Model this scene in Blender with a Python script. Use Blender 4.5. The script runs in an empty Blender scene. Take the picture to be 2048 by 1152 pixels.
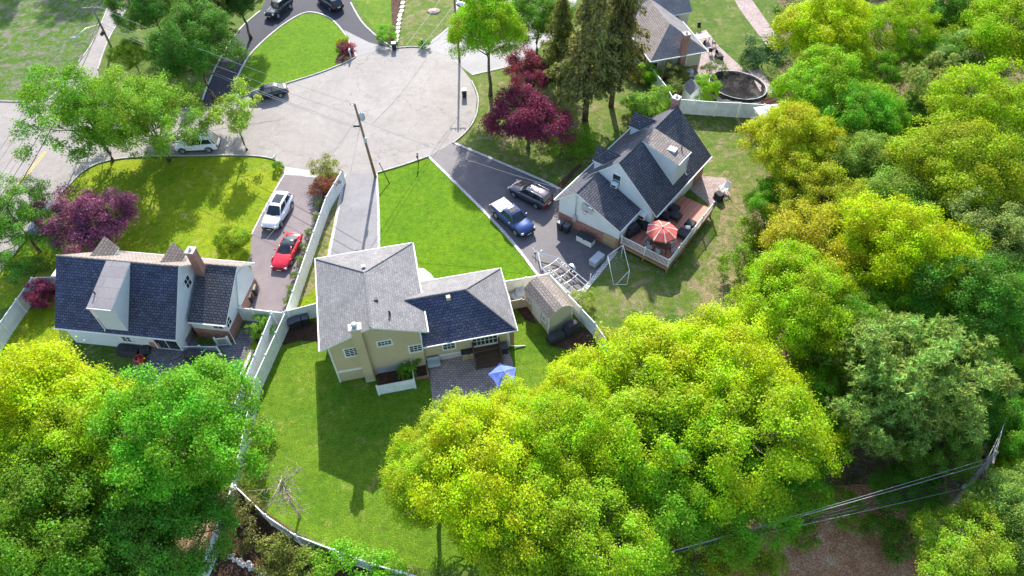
import bpy, math, random
import numpy as np
R = math.radians
C = bpy.context.scene.collection
SC = bpy.context.scene

# ---------------------------------------------------------------- camera
F_PX, PITCH, ROLL, CAM_H = 1400.0, 49.8, -1.5, 50.0
_p, _r = R(PITCH), R(ROLL)
_F = np.array([0, math.cos(_p), -math.sin(_p)])
_U0 = np.array([0, math.sin(_p), math.cos(_p)])
_R0 = np.array([1.0, 0, 0])
_Rt = _R0 * math.cos(_r) + _U0 * math.sin(_r)
_Up = _U0 * math.cos(_r) - _R0 * math.sin(_r)
import mathutils
cd = bpy.data.cameras.new('camera')
cam = bpy.data.objects.new('camera', cd)
C.objects.link(cam)
cd.sensor_width = 36.0
cd.lens = F_PX / 2048 * 36.0
cd.clip_end = 2000
cam.matrix_world = mathutils.Matrix(((_Rt[0], _Up[0], -_F[0], 0), (_Rt[1], _Up[1], -_F[1], 0),
                                     (_Rt[2], _Up[2], -_F[2], CAM_H), (0, 0, 0, 1)))
SC.camera = cam

# ---------------------------------------------------------------- sky and sun
SUN_EL, SUN_AZ = 33.0, 0.0          # the sun stands low behind the scene
w = bpy.data.worlds.new('World')
SC.world = w
w.use_nodes = True
nt = w.node_tree
bg = nt.nodes['Background']
sky = nt.nodes.new('ShaderNodeTexSky')
sky.sky_type = 'NISHITA'
sky.sun_disc = False
sky.sun_elevation = R(SUN_EL)
sky.sun_rotation = R(SUN_AZ)
sky.altitude = 100
nt.links.new(sky.outputs[0], bg.inputs[0])
bg.inputs[1].default_value = 0.15
sl = bpy.data.lights.new('sun', 'SUN')
sl.energy = 3.8
sl.angle = R(0.5)
sl.color = (1.0, 0.95, 0.86)
sun = bpy.data.objects.new('sun', sl)
C.objects.link(sun)
sun.rotation_euler = (R(-(90 - SUN_EL)), 0, R(1.0))
sun.location = (0, 60, 80)
SC.view_settings.view_transform = 'Standard'
SC.view_settings.look = 'None'
SC.view_settings.gamma = 1
SC.view_settings.exposure = 1.38
SC.render.engine = 'CYCLES'
SC.cycles.use_denoising = True
SC.cycles.max_bounces = 8
SC.cycles.diffuse_bounces = 4
SC.cycles.glossy_bounces = 2
SC.cycles.transmission_bounces = 4
SC.cycles.transparent_max_bounces = 6
SC.cycles.caustics_reflective = False
SC.cycles.caustics_refractive = False
SC.render.filter_size = 0.9


# ---------------------------------------------------------------- survey: photo pixel at a known height -> metres
def ray(u, v):
    return _Rt * (u - 1024) / F_PX + _Up * (576 - v) / F_PX + _F


def G(u, v, z=0.0):
    d = ray(u, v)
    t = (CAM_H - z) / -d[2]
    return np.array([d[0] * t, d[1] * t, z])


class Frame:
    """a house's own axes: x, y on the ground from an origin"""
    def __init__(s, o, deg):
        s.o = np.array([o[0], o[1], 0.0])
        s.deg = deg
        a = R(deg)
        s.x = np.array([math.cos(a), math.sin(a), 0])
        s.y = np.array([-math.sin(a), math.cos(a), 0])

    def w(s, x, y, z=0.0):
        return s.o + s.x * x + s.y * y + np.array([0, 0, z])

    def at_z(s, uv, z):
        P = G(uv[0], uv[1], z) - s.o
        return (float(P @ s.x), float(P @ s.y), z)

    def at_y(s, uv, k):
        d = ray(*uv)
        O = np.array([0, 0, CAM_H])
        t = (k - (O - s.o) @ s.y) / (d @ s.y)
        P = O + d * t - s.o
        return (float(P @ s.x), k, float(P[2]))

    def at_x(s, uv, k):
        d = ray(*uv)
        O = np.array([0, 0, CAM_H])
        t = (k - (O - s.o) @ s.x) / (d @ s.x)
        P = O + d * t - s.o
        return (k, float(P @ s.y), float(P[2]))


# ---------------------------------------------------------------- mesh collector
def V3(a):
    return np.array(a, float)


class MB:
    def __init__(s):
        s.v, s.f, s.m, s.s = [], [], [], []

    def add(s, vs, fs, m=0, sm=False):
        b = len(s.v)
        s.v += [tuple(float(c) for c in p) for p in vs]
        for f in fs:
            s.f.append(tuple(i + b for i in f))
            s.m.append(m)
            s.s.append(sm)
        return s

    def poly(s, pts, m=0):
        return s.add(pts, [tuple(range(len(pts)))], m)

    def box(s, x0, x1, y0, y1, z0, z1, m=0):
        vs = [(x0, y0, z0), (x1, y0, z0), (x1, y1, z0), (x0, y1, z0), (x0, y0, z1), (x1, y0, z1), (x1, y1, z1), (x0, y1, z1)]
        return s.add(vs, [(3, 2, 1, 0), (4, 5, 6, 7), (0, 1, 5, 4), (1, 2, 6, 5), (2, 3, 7, 6), (3, 0, 4, 7)], m)

    def obox(s, c, sx, sy, z0, z1, deg=0, m=0, taper=1.0):
        """box about a ground point, turned by deg, top scaled by taper"""
        a = R(deg)
        X = V3((math.cos(a), math.sin(a), 0)) * sx / 2
        Y = V3((-math.sin(a), math.cos(a), 0)) * sy / 2
        o = V3((c[0], c[1], 0))
        vs = []
        for z, k in ((z0, 1.0), (z1, taper)):
            for i, j in ((-1, -1), (1, -1), (1, 1), (-1, 1)):
                q = o + X * i * k + Y * j * k
                vs.append((q[0], q[1], z))
        return s.add(vs, [(3, 2, 1, 0), (4, 5, 6, 7), (0, 1, 5, 4), (1, 2, 6, 5), (2, 3, 7, 6), (3, 0, 4, 7)], m)

    def rbox(s, x0, x1, y0, y1, z0, z1, r=0.05, m=0):
        """box with rounded upper edges (cushions, covers, lids)"""
        rings = [(z0, 0), (z1 - r, 0), (z1 - r * .3, r * .3), (z1, r)]
        vs = []
        for z, k in rings:
            c = r
            a, b, d, e = x0 + k, x1 - k, y0 + k, y1 - k
            vs += [(a + c, d, z), (b - c, d, z), (b, d + c, z), (b, e - c, z), (b - c, e, z), (a + c, e, z), (a, e - c, z), (a, d + c, z)]
        fs = []
        for k in range(3):
            for i in range(8):
                j = (i + 1) % 8
                fs.append((k * 8 + i, k * 8 + j, k * 8 + 8 + j, k * 8 + 8 + i))
        fs.append(tuple(range(24, 32)))
        fs.append(tuple(range(7, -1, -1)))
        return s.add(vs, fs, m)

    def prism(s, prof, axis, a, b, m=0, caps=True):
        """profile extruded along axis ('x','y','z') from a to b; profile gives the two other coordinates"""
        def mk(p, k):
            return {'y': (p[0], k, p[1]), 'x': (k, p[0], p[1]), 'z': (p[0], p[1], k)}[axis]
        n = len(prof)
        vs = [mk(p, a) for p in prof] + [mk(p, b) for p in prof]
        fs = [(i, (i + 1) % n, n + (i + 1) % n, n + i) for i in range(n)]
        if caps:
            fs += [tuple(range(n - 1, -1, -1)), tuple(range(n, 2 * n))]
        return s.add(vs, fs, m)

    def slab(s, pts, th=0.16, mt=0, ms=1):
        """roof plane: top face mt, edges and underside ms"""
        n = len(pts)
        vs = [tuple(p) for p in pts] + [(p[0], p[1], p[2] - th) for p in pts]
        s.add(vs, [tuple(range(n))], mt)
        b = len(s.v) - 2 * n
        for i in range(n):
            j = (i + 1) % n
            s.f.append((b + i, b + n + i, b + n + j, b + j)); s.m.append(ms); s.s.append(False)
        s.f.append(tuple(b + n + i for i in range(n - 1, -1, -1))); s.m.append(ms); s.s.append(False)
        return s

    def tube(s, pts, r, n=6, m=0, caps=True, sm=True):
        P = [V3(p) for p in pts]
        rs = r if isinstance(r, (list, tuple)) else [r] * len(P)
        vs = []
        up = V3((0, 0, 1))
        for i, p in enumerate(P):
            t = P[min(i + 1, len(P) - 1)] - P[max(i - 1, 0)]
            t = t / (np.linalg.norm(t) + 1e-9)
            a = np.cross(t, up)
            if np.linalg.norm(a) < 0.05:
                a = np.cross(t, V3((1, 0, 0)))
            a /= np.linalg.norm(a)
            b = np.cross(t, a)
            for k in range(n):
                q = p + (a * math.cos(2 * math.pi * k / n) + b * math.sin(2 * math.pi * k / n)) * rs[i]
                vs.append(q)
        fs = []
        for i in range(len(P) - 1):
            for k in range(n):
                j = (k + 1) % n
                fs.append((i * n + k, i * n + j, i * n + n + j, i * n + n + k))
        if caps:
            fs.append(tuple(range(n - 1, -1, -1)))
            fs.append(tuple(range((len(P) - 1) * n, len(P) * n)))
        return s.add(vs, fs, m, sm)

    def lathe(s, c, prof, n=16, m=0, sm=True, sx=1.0, sy=1.0, caps=True):
        vs, fs = [], []
        for r, z in prof:
            for k in range(n):
                a = 2 * math.pi * k / n
                vs.append((c[0] + r * sx * math.cos(a), c[1] + r * sy * math.sin(a), c[2] + z))
        for i in range(len(prof) - 1):
            for k in range(n):
                j = (k + 1) % n
                fs.append((i * n + k, i * n + j, i * n + n + j, i * n + n + k))
        if caps:
            fs.append(tuple(range(n - 1, -1, -1)))
            fs.append(tuple(range((len(prof) - 1) * n, len(prof) * n)))
        return s.add(vs, fs, m, sm)

    def build(s, name, mats, parent=None, loc=None):
        if not isinstance(mats, (list, tuple)):
            mats = [mats]
        me = bpy.data.meshes.new(name)
        L = V3(loc) if loc is not None else V3((0, 0, 0))
        va = np.array(s.v) - L
        me.from_pydata(va.tolist(), [], s.f)
        for m in mats:
            me.materials.append(m)
        me.polygons.foreach_set('material_index', s.m)
        me.polygons.foreach_set('use_smooth', s.s)
        me.update()
        # metre-true texture coordinates: u level, v up the slope
        uv = me.uv_layers.new(name='uv')
        n = len(me.loops)
        li = np.empty(n, np.int32); me.loops.foreach_get('vertex_index', li)
        nf = len(me.polygons)
        nor = np.empty(nf * 3); me.polygons.foreach_get('normal', nor); nor = nor.reshape(-1, 3)
        tot = np.empty(nf, np.int32); me.polygons.foreach_get('loop_total', tot)
        nl = np.repeat(nor, tot, axis=0)
        U = np.cross(np.array([0, 0, 1.0]), nl)
        ln = np.linalg.norm(U, axis=1)
        flat = ln < 0.05
        U[flat] = (1, 0, 0); ln[flat] = 1
        U /= ln[:, None]
        Vv = np.cross(nl, U)
        Vv[flat] = (0, 1, 0)
        co = va[li]
        out = np.stack([(co * U).sum(1), (co * Vv).sum(1)], 1)
        uv.data.foreach_set('uv', out.ravel())
        o = bpy.data.objects.new(name, me)
        C.objects.link(o)
        if parent is not None:
            o.parent = parent
        o.location = tuple(L) if loc is not None else (0, 0, 0)
        return o


def tag(o, label, cat, group=None):
    o['label'] = label
    o['category'] = cat
    if group:
        o['group'] = group
    return o


def thing(name, label, cat, loc=(0, 0, 0), deg=0, group=None):
    o = bpy.data.objects.new(name, None)
    o.empty_display_size = 0.3
    C.objects.link(o)
    o.location = tuple(float(c) for c in loc)
    o.rotation_euler = (0, 0, R(deg))
    return tag(o, label, cat, group)


def struct(o):
    o['kind'] = 'structure'
    return o


def dup(root, loc, deg, label, group=None):
    r = root.copy(); C.objects.link(r)
    r.location = tuple(float(c) for c in loc); r.rotation_euler = (0, 0, R(deg))
    r['label'] = label
    if group:
        r['group'] = group
    for ch in list(root.children):
        c = ch.copy(); C.objects.link(c); c.parent = r
        for g in list(ch.children):
            d = g.copy(); C.objects.link(d); d.parent = c
    return r


# ---------------------------------------------------------------- materials
class N:
    def __init__(s, name):
        s.mat = bpy.data.materials.new(name)
        s.mat.use_nodes = True
        s.t = s.mat.node_tree
        s.b = s.t.nodes['Principled BSDF']

    def n(s, typ, **kw):
        nd = s.t.nodes.new(typ)
        for k, v in kw.items():
            setattr(nd, k, v)
        return nd

    def l(s, a, b):
        s.t.links.new(a, b)

    def uv(s):
        return s.n('ShaderNodeTexCoord').outputs['UV']

    def pos(s):
        return s.n('ShaderNodeNewGeometry').outputs['Position']

    def noise(s, vec, scale, detail=4, rough=0.6, dist=0.0):
        nd = s.n('ShaderNodeTexNoise')
        nd.inputs['Scale'].default_value = scale
        nd.inputs['Detail'].default_value = detail
        nd.inputs['Roughness'].default_value = rough
        nd.inputs['Distortion'].default_value = dist
        s.l(vec, nd.inputs['Vector'])
        return nd.outputs['Fac']

    def ramp(s, fac, stops):
        nd = s.n('ShaderNodeValToRGB')
        cr = nd.color_ramp
        while len(cr.elements) < len(stops):
            cr.elements.new(0.5)
        for e, (p, c) in zip(cr.elements, stops):
            e.position = p
            e.color = (c[0], c[1], c[2], 1) if not isinstance(c, (int, float)) else (c, c, c, 1)
        s.l(fac, nd.inputs[0])
        return nd.outputs[0]

    def mix(s, fac, a, b, mode='MIX'):
        nd = s.n('ShaderNodeMix', data_type='RGBA', blend_type=mode)
        for inp, x in ((nd.inputs[0], fac), (nd.inputs[6], a), (nd.inputs[7], b)):
            if isinstance(x, (int, float)):
                inp.default_value = x
            elif isinstance(x, tuple):
                inp.default_value = (x[0], x[1], x[2], 1)
            else:
                s.l(x, inp)
        return nd.outputs[2]

    def math(s, op, a, b=0.0):
        nd = s.n('ShaderNodeMath', operation=op)
        for inp, x in zip(nd.inputs, (a, b)):
            if isinstance(x, (int, float)):
                inp.default_value = x
            else:
                s.l(x, inp)
        return nd.outputs[0]

    def bump(s, h, strength=0.3, dist=0.02):
        nd = s.n('ShaderNodeBump')
        nd.inputs['Strength'].default_value = strength
        nd.inputs['Distance'].default_value = dist
        s.l(h, nd.inputs['Height'])
        s.l(nd.outputs[0], s.b.inputs['Normal'])

    def out(s, col, rough=0.8, spec=0.3):
        if isinstance(col, tuple):
            s.b.inputs['Base Color'].default_value = (col[0], col[1], col[2], 1)
        else:
            s.l(col, s.b.inputs['Base Color'])
        s.b.inputs['Roughness'].default_value = rough
        s.b.inputs['Specular IOR Level'].default_value = spec
        return s.mat


def sc(c, k):
    return tuple(x * k for x in c)


def plain(name, col, rough=0.6, spec=0.35, var=0.12, scale=2.0, metal=0.0, coat=0.0):
    m = N(name)
    f = m.noise(m.n('ShaderNodeTexCoord').outputs['Object'], scale, 5)
    c = m.ramp(f, [(0.3, sc(col, 1 - var)), (0.7, sc(col, 1 + var))])
    m.b.inputs['Metallic'].default_value = metal
    m.b.inputs['Coat Weight'].default_value = coat
    return m.out(c, rough, spec)


def grass(name, c1, c2, dry=None, dry_amt=0.0, patch=0.25):
    m = N(name)
    p = m.pos()
    big = m.noise(p, patch, 5, 0.65, 0.6)
    mid = m.noise(p, 1.7, 5, 0.7)
    fine = m.noise(p, 9.0, 3, 0.75)
    c = m.ramp(big, [(0.36, c1), (0.66, c2)])
    if dry:
        d = m.noise(p, patch * 2.2, 6, 0.72, 1.0)
        k = m.ramp(d, [(0.62 - dry_amt * 0.45, 0.0), (0.74 - dry_amt * 0.35, 1.0)])
        c = m.mix(k, c, dry)
    k = m.ramp(mid, [(0.3, 0.72), (0.7, 1.25)])
    c = m.mix(1.0, c, k, 'MULTIPLY')
    k = m.ramp(fine, [(0.32, 0.55), (0.68, 1.4)])
    c = m.mix(1.0, c, k, 'MULTIPLY')
    m.bump(m.math('ADD', fine, m.math('MULTIPLY', mid, 0.6)), 0.7, 0.10)
    return m.out(c, 0.9, 0.12)


def asphalt(name, col, rough=0.6, crack=0.5, spec=0.4):
    m = N(name)
    p = m.pos()
    big = m.noise(p, 0.16, 5, 0.65, 0.8)
    mid = m.noise(p, 1.1, 6, 0.7)
    fine = m.noise(p, 16, 2, 0.8)
    c = m.ramp(big, [(0.3, sc(col, 0.86)), (0.7, sc(col, 1.12))])
    k = m.ramp(mid, [(0.3, 0.9), (0.7, 1.1)])
    c = m.mix(1.0, c, k, 'MULTIPLY')
    k = m.ramp(fine, [(0.3, 0.8), (0.7, 1.2)])
    c = m.mix(1.0, c, k, 'MULTIPLY')
    if crack:
        v = m.n('ShaderNodeTexVoronoi', feature='DISTANCE_TO_EDGE')
        v.inputs['Scale'].default_value = 0.13
        wob = m.n('ShaderNodeVectorMath', operation='ADD')
        nz = m.n('ShaderNodeTexNoise'); nz.inputs['Scale'].default_value = 0.5; nz.inputs['Detail'].default_value = 5
        m.l(p, nz.inputs['Vector'])
        sm = m.n('ShaderNodeVectorMath', operation='SCALE'); sm.inputs['Scale'].default_value = 3.5
        m.l(nz.outputs['Color'], sm.inputs[0])
        m.l(p, wob.inputs[0]); m.l(sm.outputs[0], wob.inputs[1])
        m.l(wob.outputs[0], v.inputs['Vector'])
        k = m.ramp(v.outputs['Distance'], [(0.0, 1 - crack), (0.008, 1.0)])
        c = m.mix(1.0, c, k, 'MULTIPLY')
    m.bump(fine, 0.25, 0.02)
    return m.out(c, rough, spec)


def brick(name, c1, c2, mortar, bw, bh, mw=0.012, rough=0.85, var=0.35, spec=0.2, bumpd=0.012, rnd=1.0):
    """rows and courses for shingles, bricks and pavers"""
    m = N(name)
    t = m.n('ShaderNodeTexBrick')
    t.inputs['Color1'].default_value = (*c1, 1)
    t.inputs['Color2'].default_value = (*c2, 1)
    t.inputs['Mortar'].default_value = (*mortar, 1)
    t.inputs['Scale'].default_value = 1
    t.inputs['Mortar Size'].default_value = mw
    t.inputs['Mortar Smooth'].default_value = 0.3
    t.inputs['Brick Width'].default_value = bw
    t.inputs['Row Height'].default_value = bh
    u = m.uv()
    m.l(u, t.inputs['Vector'])
    f = m.noise(u, 0.5, 6, 0.7)
    k = m.ramp(f, [(0.3, 1 - var * 0.6), (0.7, 1 + var * 0.6)])
    c = m.mix(1.0, t.outputs['Color'], k, 'MULTIPLY')
    f2 = m.noise(u, 7.0, 3, 0.8)
    k = m.ramp(f2, [(0.3, 1 - var), (0.7, 1 + var)])
    c = m.mix(1.0, c, k, 'MULTIPLY')
    m.bump(m.math('SUBTRACT', m.math('MULTIPLY', f2, 0.4), t.outputs['Fac']), 0.6, bumpd)
    return m.out(c, rough, spec)


def siding(name, col, pitch=0.19, rough=0.55):
    m = N(name)
    u = m.uv()
    sx = m.n('ShaderNodeSeparateXYZ'); m.l(u, sx.inputs[0])
    fr = m.math('FRACT', m.math('DIVIDE', sx.outputs[1], pitch))
    k = m.ramp(fr, [(0.0, 0.55), (0.16, 1.0), (1.0, 1.0)])
    f = m.noise(u, 0.8, 5)
    c = m.ramp(f, [(0.3, sc(col, 0.93)), (0.7, sc(col, 1.04))])
    c = m.mix(1.0, c, k, 'MULTIPLY')
    m.bump(fr, 0.4, 0.02)
    return m.out(c, rough, 0.3)


def boards(name, col, pitch=0.14, along='u', rough=0.6, dark=0.45, var=0.15):
    m = N(name)
    u = m.uv()
    sx = m.n('ShaderNodeSeparateXYZ'); m.l(u, sx.inputs[0])
    q = m.math('DIVIDE', sx.outputs[0 if along == 'v' else 1], pitch)
    fr = m.math('FRACT', q)
    k = m.ramp(fr, [(0.0, dark), (0.10, 1.0), (1.0, 1.0)])
    wn = m.n('ShaderNodeTexWhiteNoise', noise_dimensions='1D')
    m.l(m.math('FLOOR', q), wn.inputs['W'])
    kk = m.ramp(wn.outputs['Value'], [(0, 1 - var), (1, 1 + var)])
    f = m.noise(u, 1.5, 5)
    c = m.ramp(f, [(0.3, sc(col, 0.85)), (0.7, sc(col, 1.12))])
    c = m.mix(1.0, m.mix(1.0, c, k, 'MULTIPLY'), kk, 'MULTIPLY')
    return m.out(c, rough, 0.3)


def glass(name, col=(0.03, 0.04, 0.05)):
    m = N(name)
    f = m.noise(m.n('ShaderNodeTexCoord').outputs['Object'], 1.5, 3)
    c = m.ramp(f, [(0.35, sc(col, 0.6)), (0.7, sc(col, 1.6))])
    return m.out(c, 0.06, 0.6)


def paint(name, col, metal=0.0, rough=0.3):
    m = N(name)
    f = m.noise(m.n('ShaderNodeTexCoord').outputs['Object'], 3.0, 4)
    c = m.ramp(f, [(0.3, sc(col, 0.94)), (0.7, sc(col, 1.05))])
    m.b.inputs['Metallic'].default_value = metal
    m.b.inputs['Coat Weight'].default_value = 0.8
    m.b.inputs['Coat Roughness'].default_value = 0.06
    return m.out(c, rough, 0.45)


def leafmat(name, transl=0.45, hue=0.05, var=0.5):
    m = N(name)
    oi = m.n('ShaderNodeObjectInfo')
    ge = m.n('ShaderNodeNewGeometry')
    tc = m.n('ShaderNodeTexCoord')
    rp = ge.outputs['Random Per Island']
    big = m.noise(tc.outputs['Object'], 0.45, 4, 0.65)
    k = m.ramp(rp, [(0.0, 1 - var), (1.0, 1 + var)])
    c = m.mix(1.0, oi.outputs['Color'], k, 'MULTIPLY')
    k = m.ramp(big, [(0.3, 0.70), (0.7, 1.25)])
    c = m.mix(1.0, c, k, 'MULTIPLY')
    hs = m.n('ShaderNodeHueSaturation')
    m.l(c, hs.inputs['Color'])
    h = m.math('ADD', m.math('MULTIPLY', rp, hue), 0.5 - hue * 0.5)
    h = m.math('ADD', h, m.math('MULTIPLY', m.math('SUBTRACT', big, 0.5), hue * 4.5))
    m.l(h, hs.inputs['Hue'])
    c = hs.outputs[0]
    d = m.n('ShaderNodeBsdfDiffuse'); m.l(c, d.inputs['Color'])
    t = m.n('ShaderNodeBsdfTranslucent'); m.l(c, t.inputs['Color'])
    g = m.n('ShaderNodeBsdfGlossy'); g.inputs['Roughness'].default_value = 0.45
    g.inputs['Color'].default_value = (0.8, 0.8, 0.8, 1)
    a = m.n('ShaderNodeMixShader'); a.inputs[0].default_value = transl
    m.l(d.outputs[0], a.inputs[1]); m.l(t.outputs[0], a.inputs[2])
    b = m.n('ShaderNodeMixShader'); b.inputs[0].default_value = 0.012
    m.l(a.outputs[0], b.inputs[1]); m.l(g.outputs[0], b.inputs[2])
    m.l(b.outputs[0], m.t.nodes['Material Output'].inputs['Surface'])
    return m.mat


def forest_floor(name, c1, c2, c3):
    m = N(name)
    p = m.pos()
    f = m.noise(p, 0.5, 6, 0.78, 0.0)
    c = m.ramp(f, [(0.34, c1), (0.5, c2), (0.66, c3)])
    g = m.noise(p, 8, 3, 0.8)
    k = m.ramp(g, [(0.3, 0.45), (0.7, 1.5)])
    c = m.mix(1.0, c, k, 'MULTIPLY')
    m.bump(g, 0.8, 0.1)
    return m.out(c, 0.95, 0.1)


M = {}
M['lawn_bright'] = grass('bright mown grass', (0.085, 0.19, 0.004), (0.125, 0.235, 0.005), (0.17, 0.23, 0.012), 0.05)
M['lawn_yellow'] = grass('yellow green grass', (0.15, 0.235, 0.006), (0.25, 0.295, 0.010), (0.34, 0.30, 0.08), 0.12)
M['lawn_back'] = grass('back lawn grass', (0.085, 0.172, 0.010), (0.13, 0.215, 0.014), (0.28, 0.25, 0.07), 0.10)
M['lawn_rough'] = grass('rough shaded grass', (0.07, 0.13, 0.015), (0.12, 0.17, 0.03), (0.24, 0.20, 0.10), 0.16, 0.35)
M['lawn_patchy'] = grass('worn dry grass', (0.085, 0.15, 0.018), (0.145, 0.18, 0.035), (0.26, 0.20, 0.12), 0.27, 0.3)
M['lawn_verge'] = grass('long verge grass', (0.05, 0.125, 0.008), (0.09, 0.17, 0.015), (0.20, 0.17, 0.15), 0.34, 0.35)
M['soil'] = forest_floor('bark mulch', (0.05, 0.03, 0.02), (0.09, 0.05, 0.035), (0.14, 0.09, 0.06))
M['forest'] = forest_floor('leaf litter', (0.08, 0.08, 0.03), (0.17, 0.12, 0.07), (0.32, 0.23, 0.14))
M['litter'] = forest_floor('brown fallen leaves', (0.30, 0.135, 0.07), (0.46, 0.225, 0.12), (0.58, 0.40, 0.26))
M['road'] = asphalt('worn grey road', (0.295, 0.266, 0.248), 0.75, 0.3, 0.14)
M['street'] = asphalt('pale street asphalt', (0.30, 0.266, 0.25), 0.75, 0.12, 0.14)
M['drive_dark'] = asphalt('sealed black drive', (0.034, 0.035, 0.052), 0.75, 0.1, 0.2)
M['drive_pink'] = asphalt('pinkish worn drive', (0.19, 0.155, 0.162), 0.65, 0.15, 0.25)
M['drive_grey'] = asphalt('grey drive', (0.205, 0.195, 0.205), 0.65, 0.2, 0.25)
M['drive_c'] = asphalt('brown grey drive', (0.125, 0.112, 0.12), 0.65, 0.15, 0.25)
M['lid_grey'] = plain('dark grey lid plastic', (0.09, 0.095, 0.115), 0.45, 0.4, 0.15)
M['lawn_dry'] = grass('bare dry ground', (0.10, 0.15, 0.025), (0.16, 0.17, 0.05), (0.30, 0.22, 0.13), 0.4, 0.5)
M['tar'] = asphalt('tar seam and wire shadow', (0.16, 0.15, 0.15), 0.7, 0.0, 0.2)
M['concrete'] = asphalt('pale concrete', (0.55, 0.5, 0.47), 0.8, 0.0, 0.2)
M['kerb'] = brick('granite kerb blocks', (0.42, 0.39, 0.36), (0.52, 0.49, 0.45), (0.22, 0.2, 0.18), 0.28, 0.5, 0.02)
M['cobble'] = brick('pale block edging', (0.55, 0.52, 0.50), (0.66, 0.63, 0.6), (0.3, 0.28, 0.27), 0.24, 0.3, 0.03)
M['paver'] = brick('brown patio pavers', (0.36, 0.27, 0.25), (0.48, 0.38, 0.36), (0.18, 0.14, 0.13), 0.3, 0.22, 0.025)
M['paver_grey'] = brick('slate grey pavers', (0.15, 0.14, 0.16), (0.22, 0.2, 0.22), (0.08, 0.08, 0.08), 0.36, 0.24, 0.025)
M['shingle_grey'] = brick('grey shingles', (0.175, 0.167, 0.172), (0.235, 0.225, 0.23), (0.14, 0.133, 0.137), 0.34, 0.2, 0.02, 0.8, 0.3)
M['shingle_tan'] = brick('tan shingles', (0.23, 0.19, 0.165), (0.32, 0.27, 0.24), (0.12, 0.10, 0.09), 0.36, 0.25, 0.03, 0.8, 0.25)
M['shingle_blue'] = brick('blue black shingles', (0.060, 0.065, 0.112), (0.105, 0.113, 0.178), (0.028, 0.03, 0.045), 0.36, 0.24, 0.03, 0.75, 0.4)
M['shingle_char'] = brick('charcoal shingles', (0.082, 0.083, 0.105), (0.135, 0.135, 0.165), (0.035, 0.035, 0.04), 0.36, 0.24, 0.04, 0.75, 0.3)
M['membrane'] = brick('low slope roof membrane', (0.28, 0.25, 0.25), (0.31, 0.28, 0.28), (0.2, 0.18, 0.18), 3.0, 0.95, 0.02, 0.7, 0.15)
M['brick'] = brick('red brick', (0.30, 0.09, 0.06), (0.42, 0.17, 0.12), (0.42, 0.34, 0.3), 0.22, 0.085, 0.013, 0.85, 0.25)
M['white_siding'] = siding('white siding', (0.72, 0.75, 0.76))
M['tan_siding'] = siding('tan siding', (0.56, 0.46, 0.29))
M['cream_siding'] = siding('cream siding', (0.62, 0.57, 0.42))
M['trim'] = plain('white trim', (0.78, 0.78, 0.76), 0.5, 0.35, 0.04)
M['vinyl'] = boards('white vinyl fence', (0.76, 0.78, 0.78), 0.19, 'v', 0.4, 0.86, 0.02)
M['vinyl_plain'] = plain('white vinyl', (0.80, 0.81, 0.80), 0.4, 0.4, 0.04)
M['glass'] = glass('window glass')
M['car_glass'] = glass('car glass', (0.02, 0.03, 0.035))
M['wood_dark'] = boards('dark stained timber', (0.11, 0.065, 0.045), 0.14)
M['wood_red'] = boards('red brown deck boards', (0.45, 0.17, 0.115), 0.15, 'v', 0.5, 0.5)
M['wood_new'] = boards('new deck timber', (0.42, 0.25, 0.13), 0.14)
M['wood_tan'] = boards('tan timber', (0.44, 0.32, 0.18), 0.2)
M['pole_wood'] = boards('weathered pole wood', (0.26, 0.17, 0.11), 0.05, 'v', 0.9, 0.7)
M['pole_grey'] = boards('grey pole wood', (0.27, 0.24, 0.21), 0.05, 'v', 0.9, 0.7)
M['bark'] = forest_floor('bark', (0.09, 0.07, 0.055), (0.15, 0.12, 0.095), (0.23, 0.19, 0.155))
M['bark_pale'] = forest_floor('pale dead bark', (0.25, 0.19, 0.15), (0.36, 0.29, 0.24), (0.46, 0.39, 0.33))
M['metal'] = plain('galvanised steel', (0.62, 0.63, 0.65), 0.4, 0.5, 0.1, 4, 0.5)
M['alu'] = plain('pale aluminium', (0.74, 0.75, 0.77), 0.35, 0.5, 0.06, 4, 0.35)
M['black'] = plain('black plastic', (0.028, 0.028, 0.034), 0.5, 0.4, 0.2)
M['dark_fabric'] = plain('charcoal cover fabric', (0.05, 0.048, 0.055), 0.8, 0.2, 0.3)
M['grey_plastic'] = plain('grey plastic', (0.42, 0.44, 0.47), 0.5, 0.4, 0.06)
M['beige'] = plain('beige plastic', (0.58, 0.5, 0.38), 0.5, 0.3, 0.08)
M['tyre'] = plain('tyre rubber', (0.022, 0.022, 0.024), 0.8, 0.2, 0.2)
M['rim'] = plain('alloy wheel', (0.55, 0.55, 0.57), 0.3, 0.6, 0.08, 4, 0.6)
M['red_light'] = plain('red lamp lens', (0.42, 0.02, 0.02), 0.2, 0.5, 0.1)
M['lamp_lens'] = plain('clear lamp lens', (0.7, 0.72, 0.75), 0.12, 0.6, 0.1)
M['wire'] = plain('cable', (0.035, 0.035, 0.04), 0.6, 0.3, 0.1)
M['wire_pale'] = plain('pale service cable', (0.33, 0.33, 0.34), 0.5, 0.3, 0.1)
M['leaf'] = leafmat('leaves', 0.52, 0.03, 0.42)
M['needle'] = leafmat('needles', 0.42, 0.04, 0.55)
M['yellow'] = plain('yellow road paint', (0.62, 0.40, 0.06), 0.7, 0.3, 0.25, 3)
M['green_sign'] = plain('green sign face', (0.03, 0.22, 0.16), 0.4, 0.4, 0.05)


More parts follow.
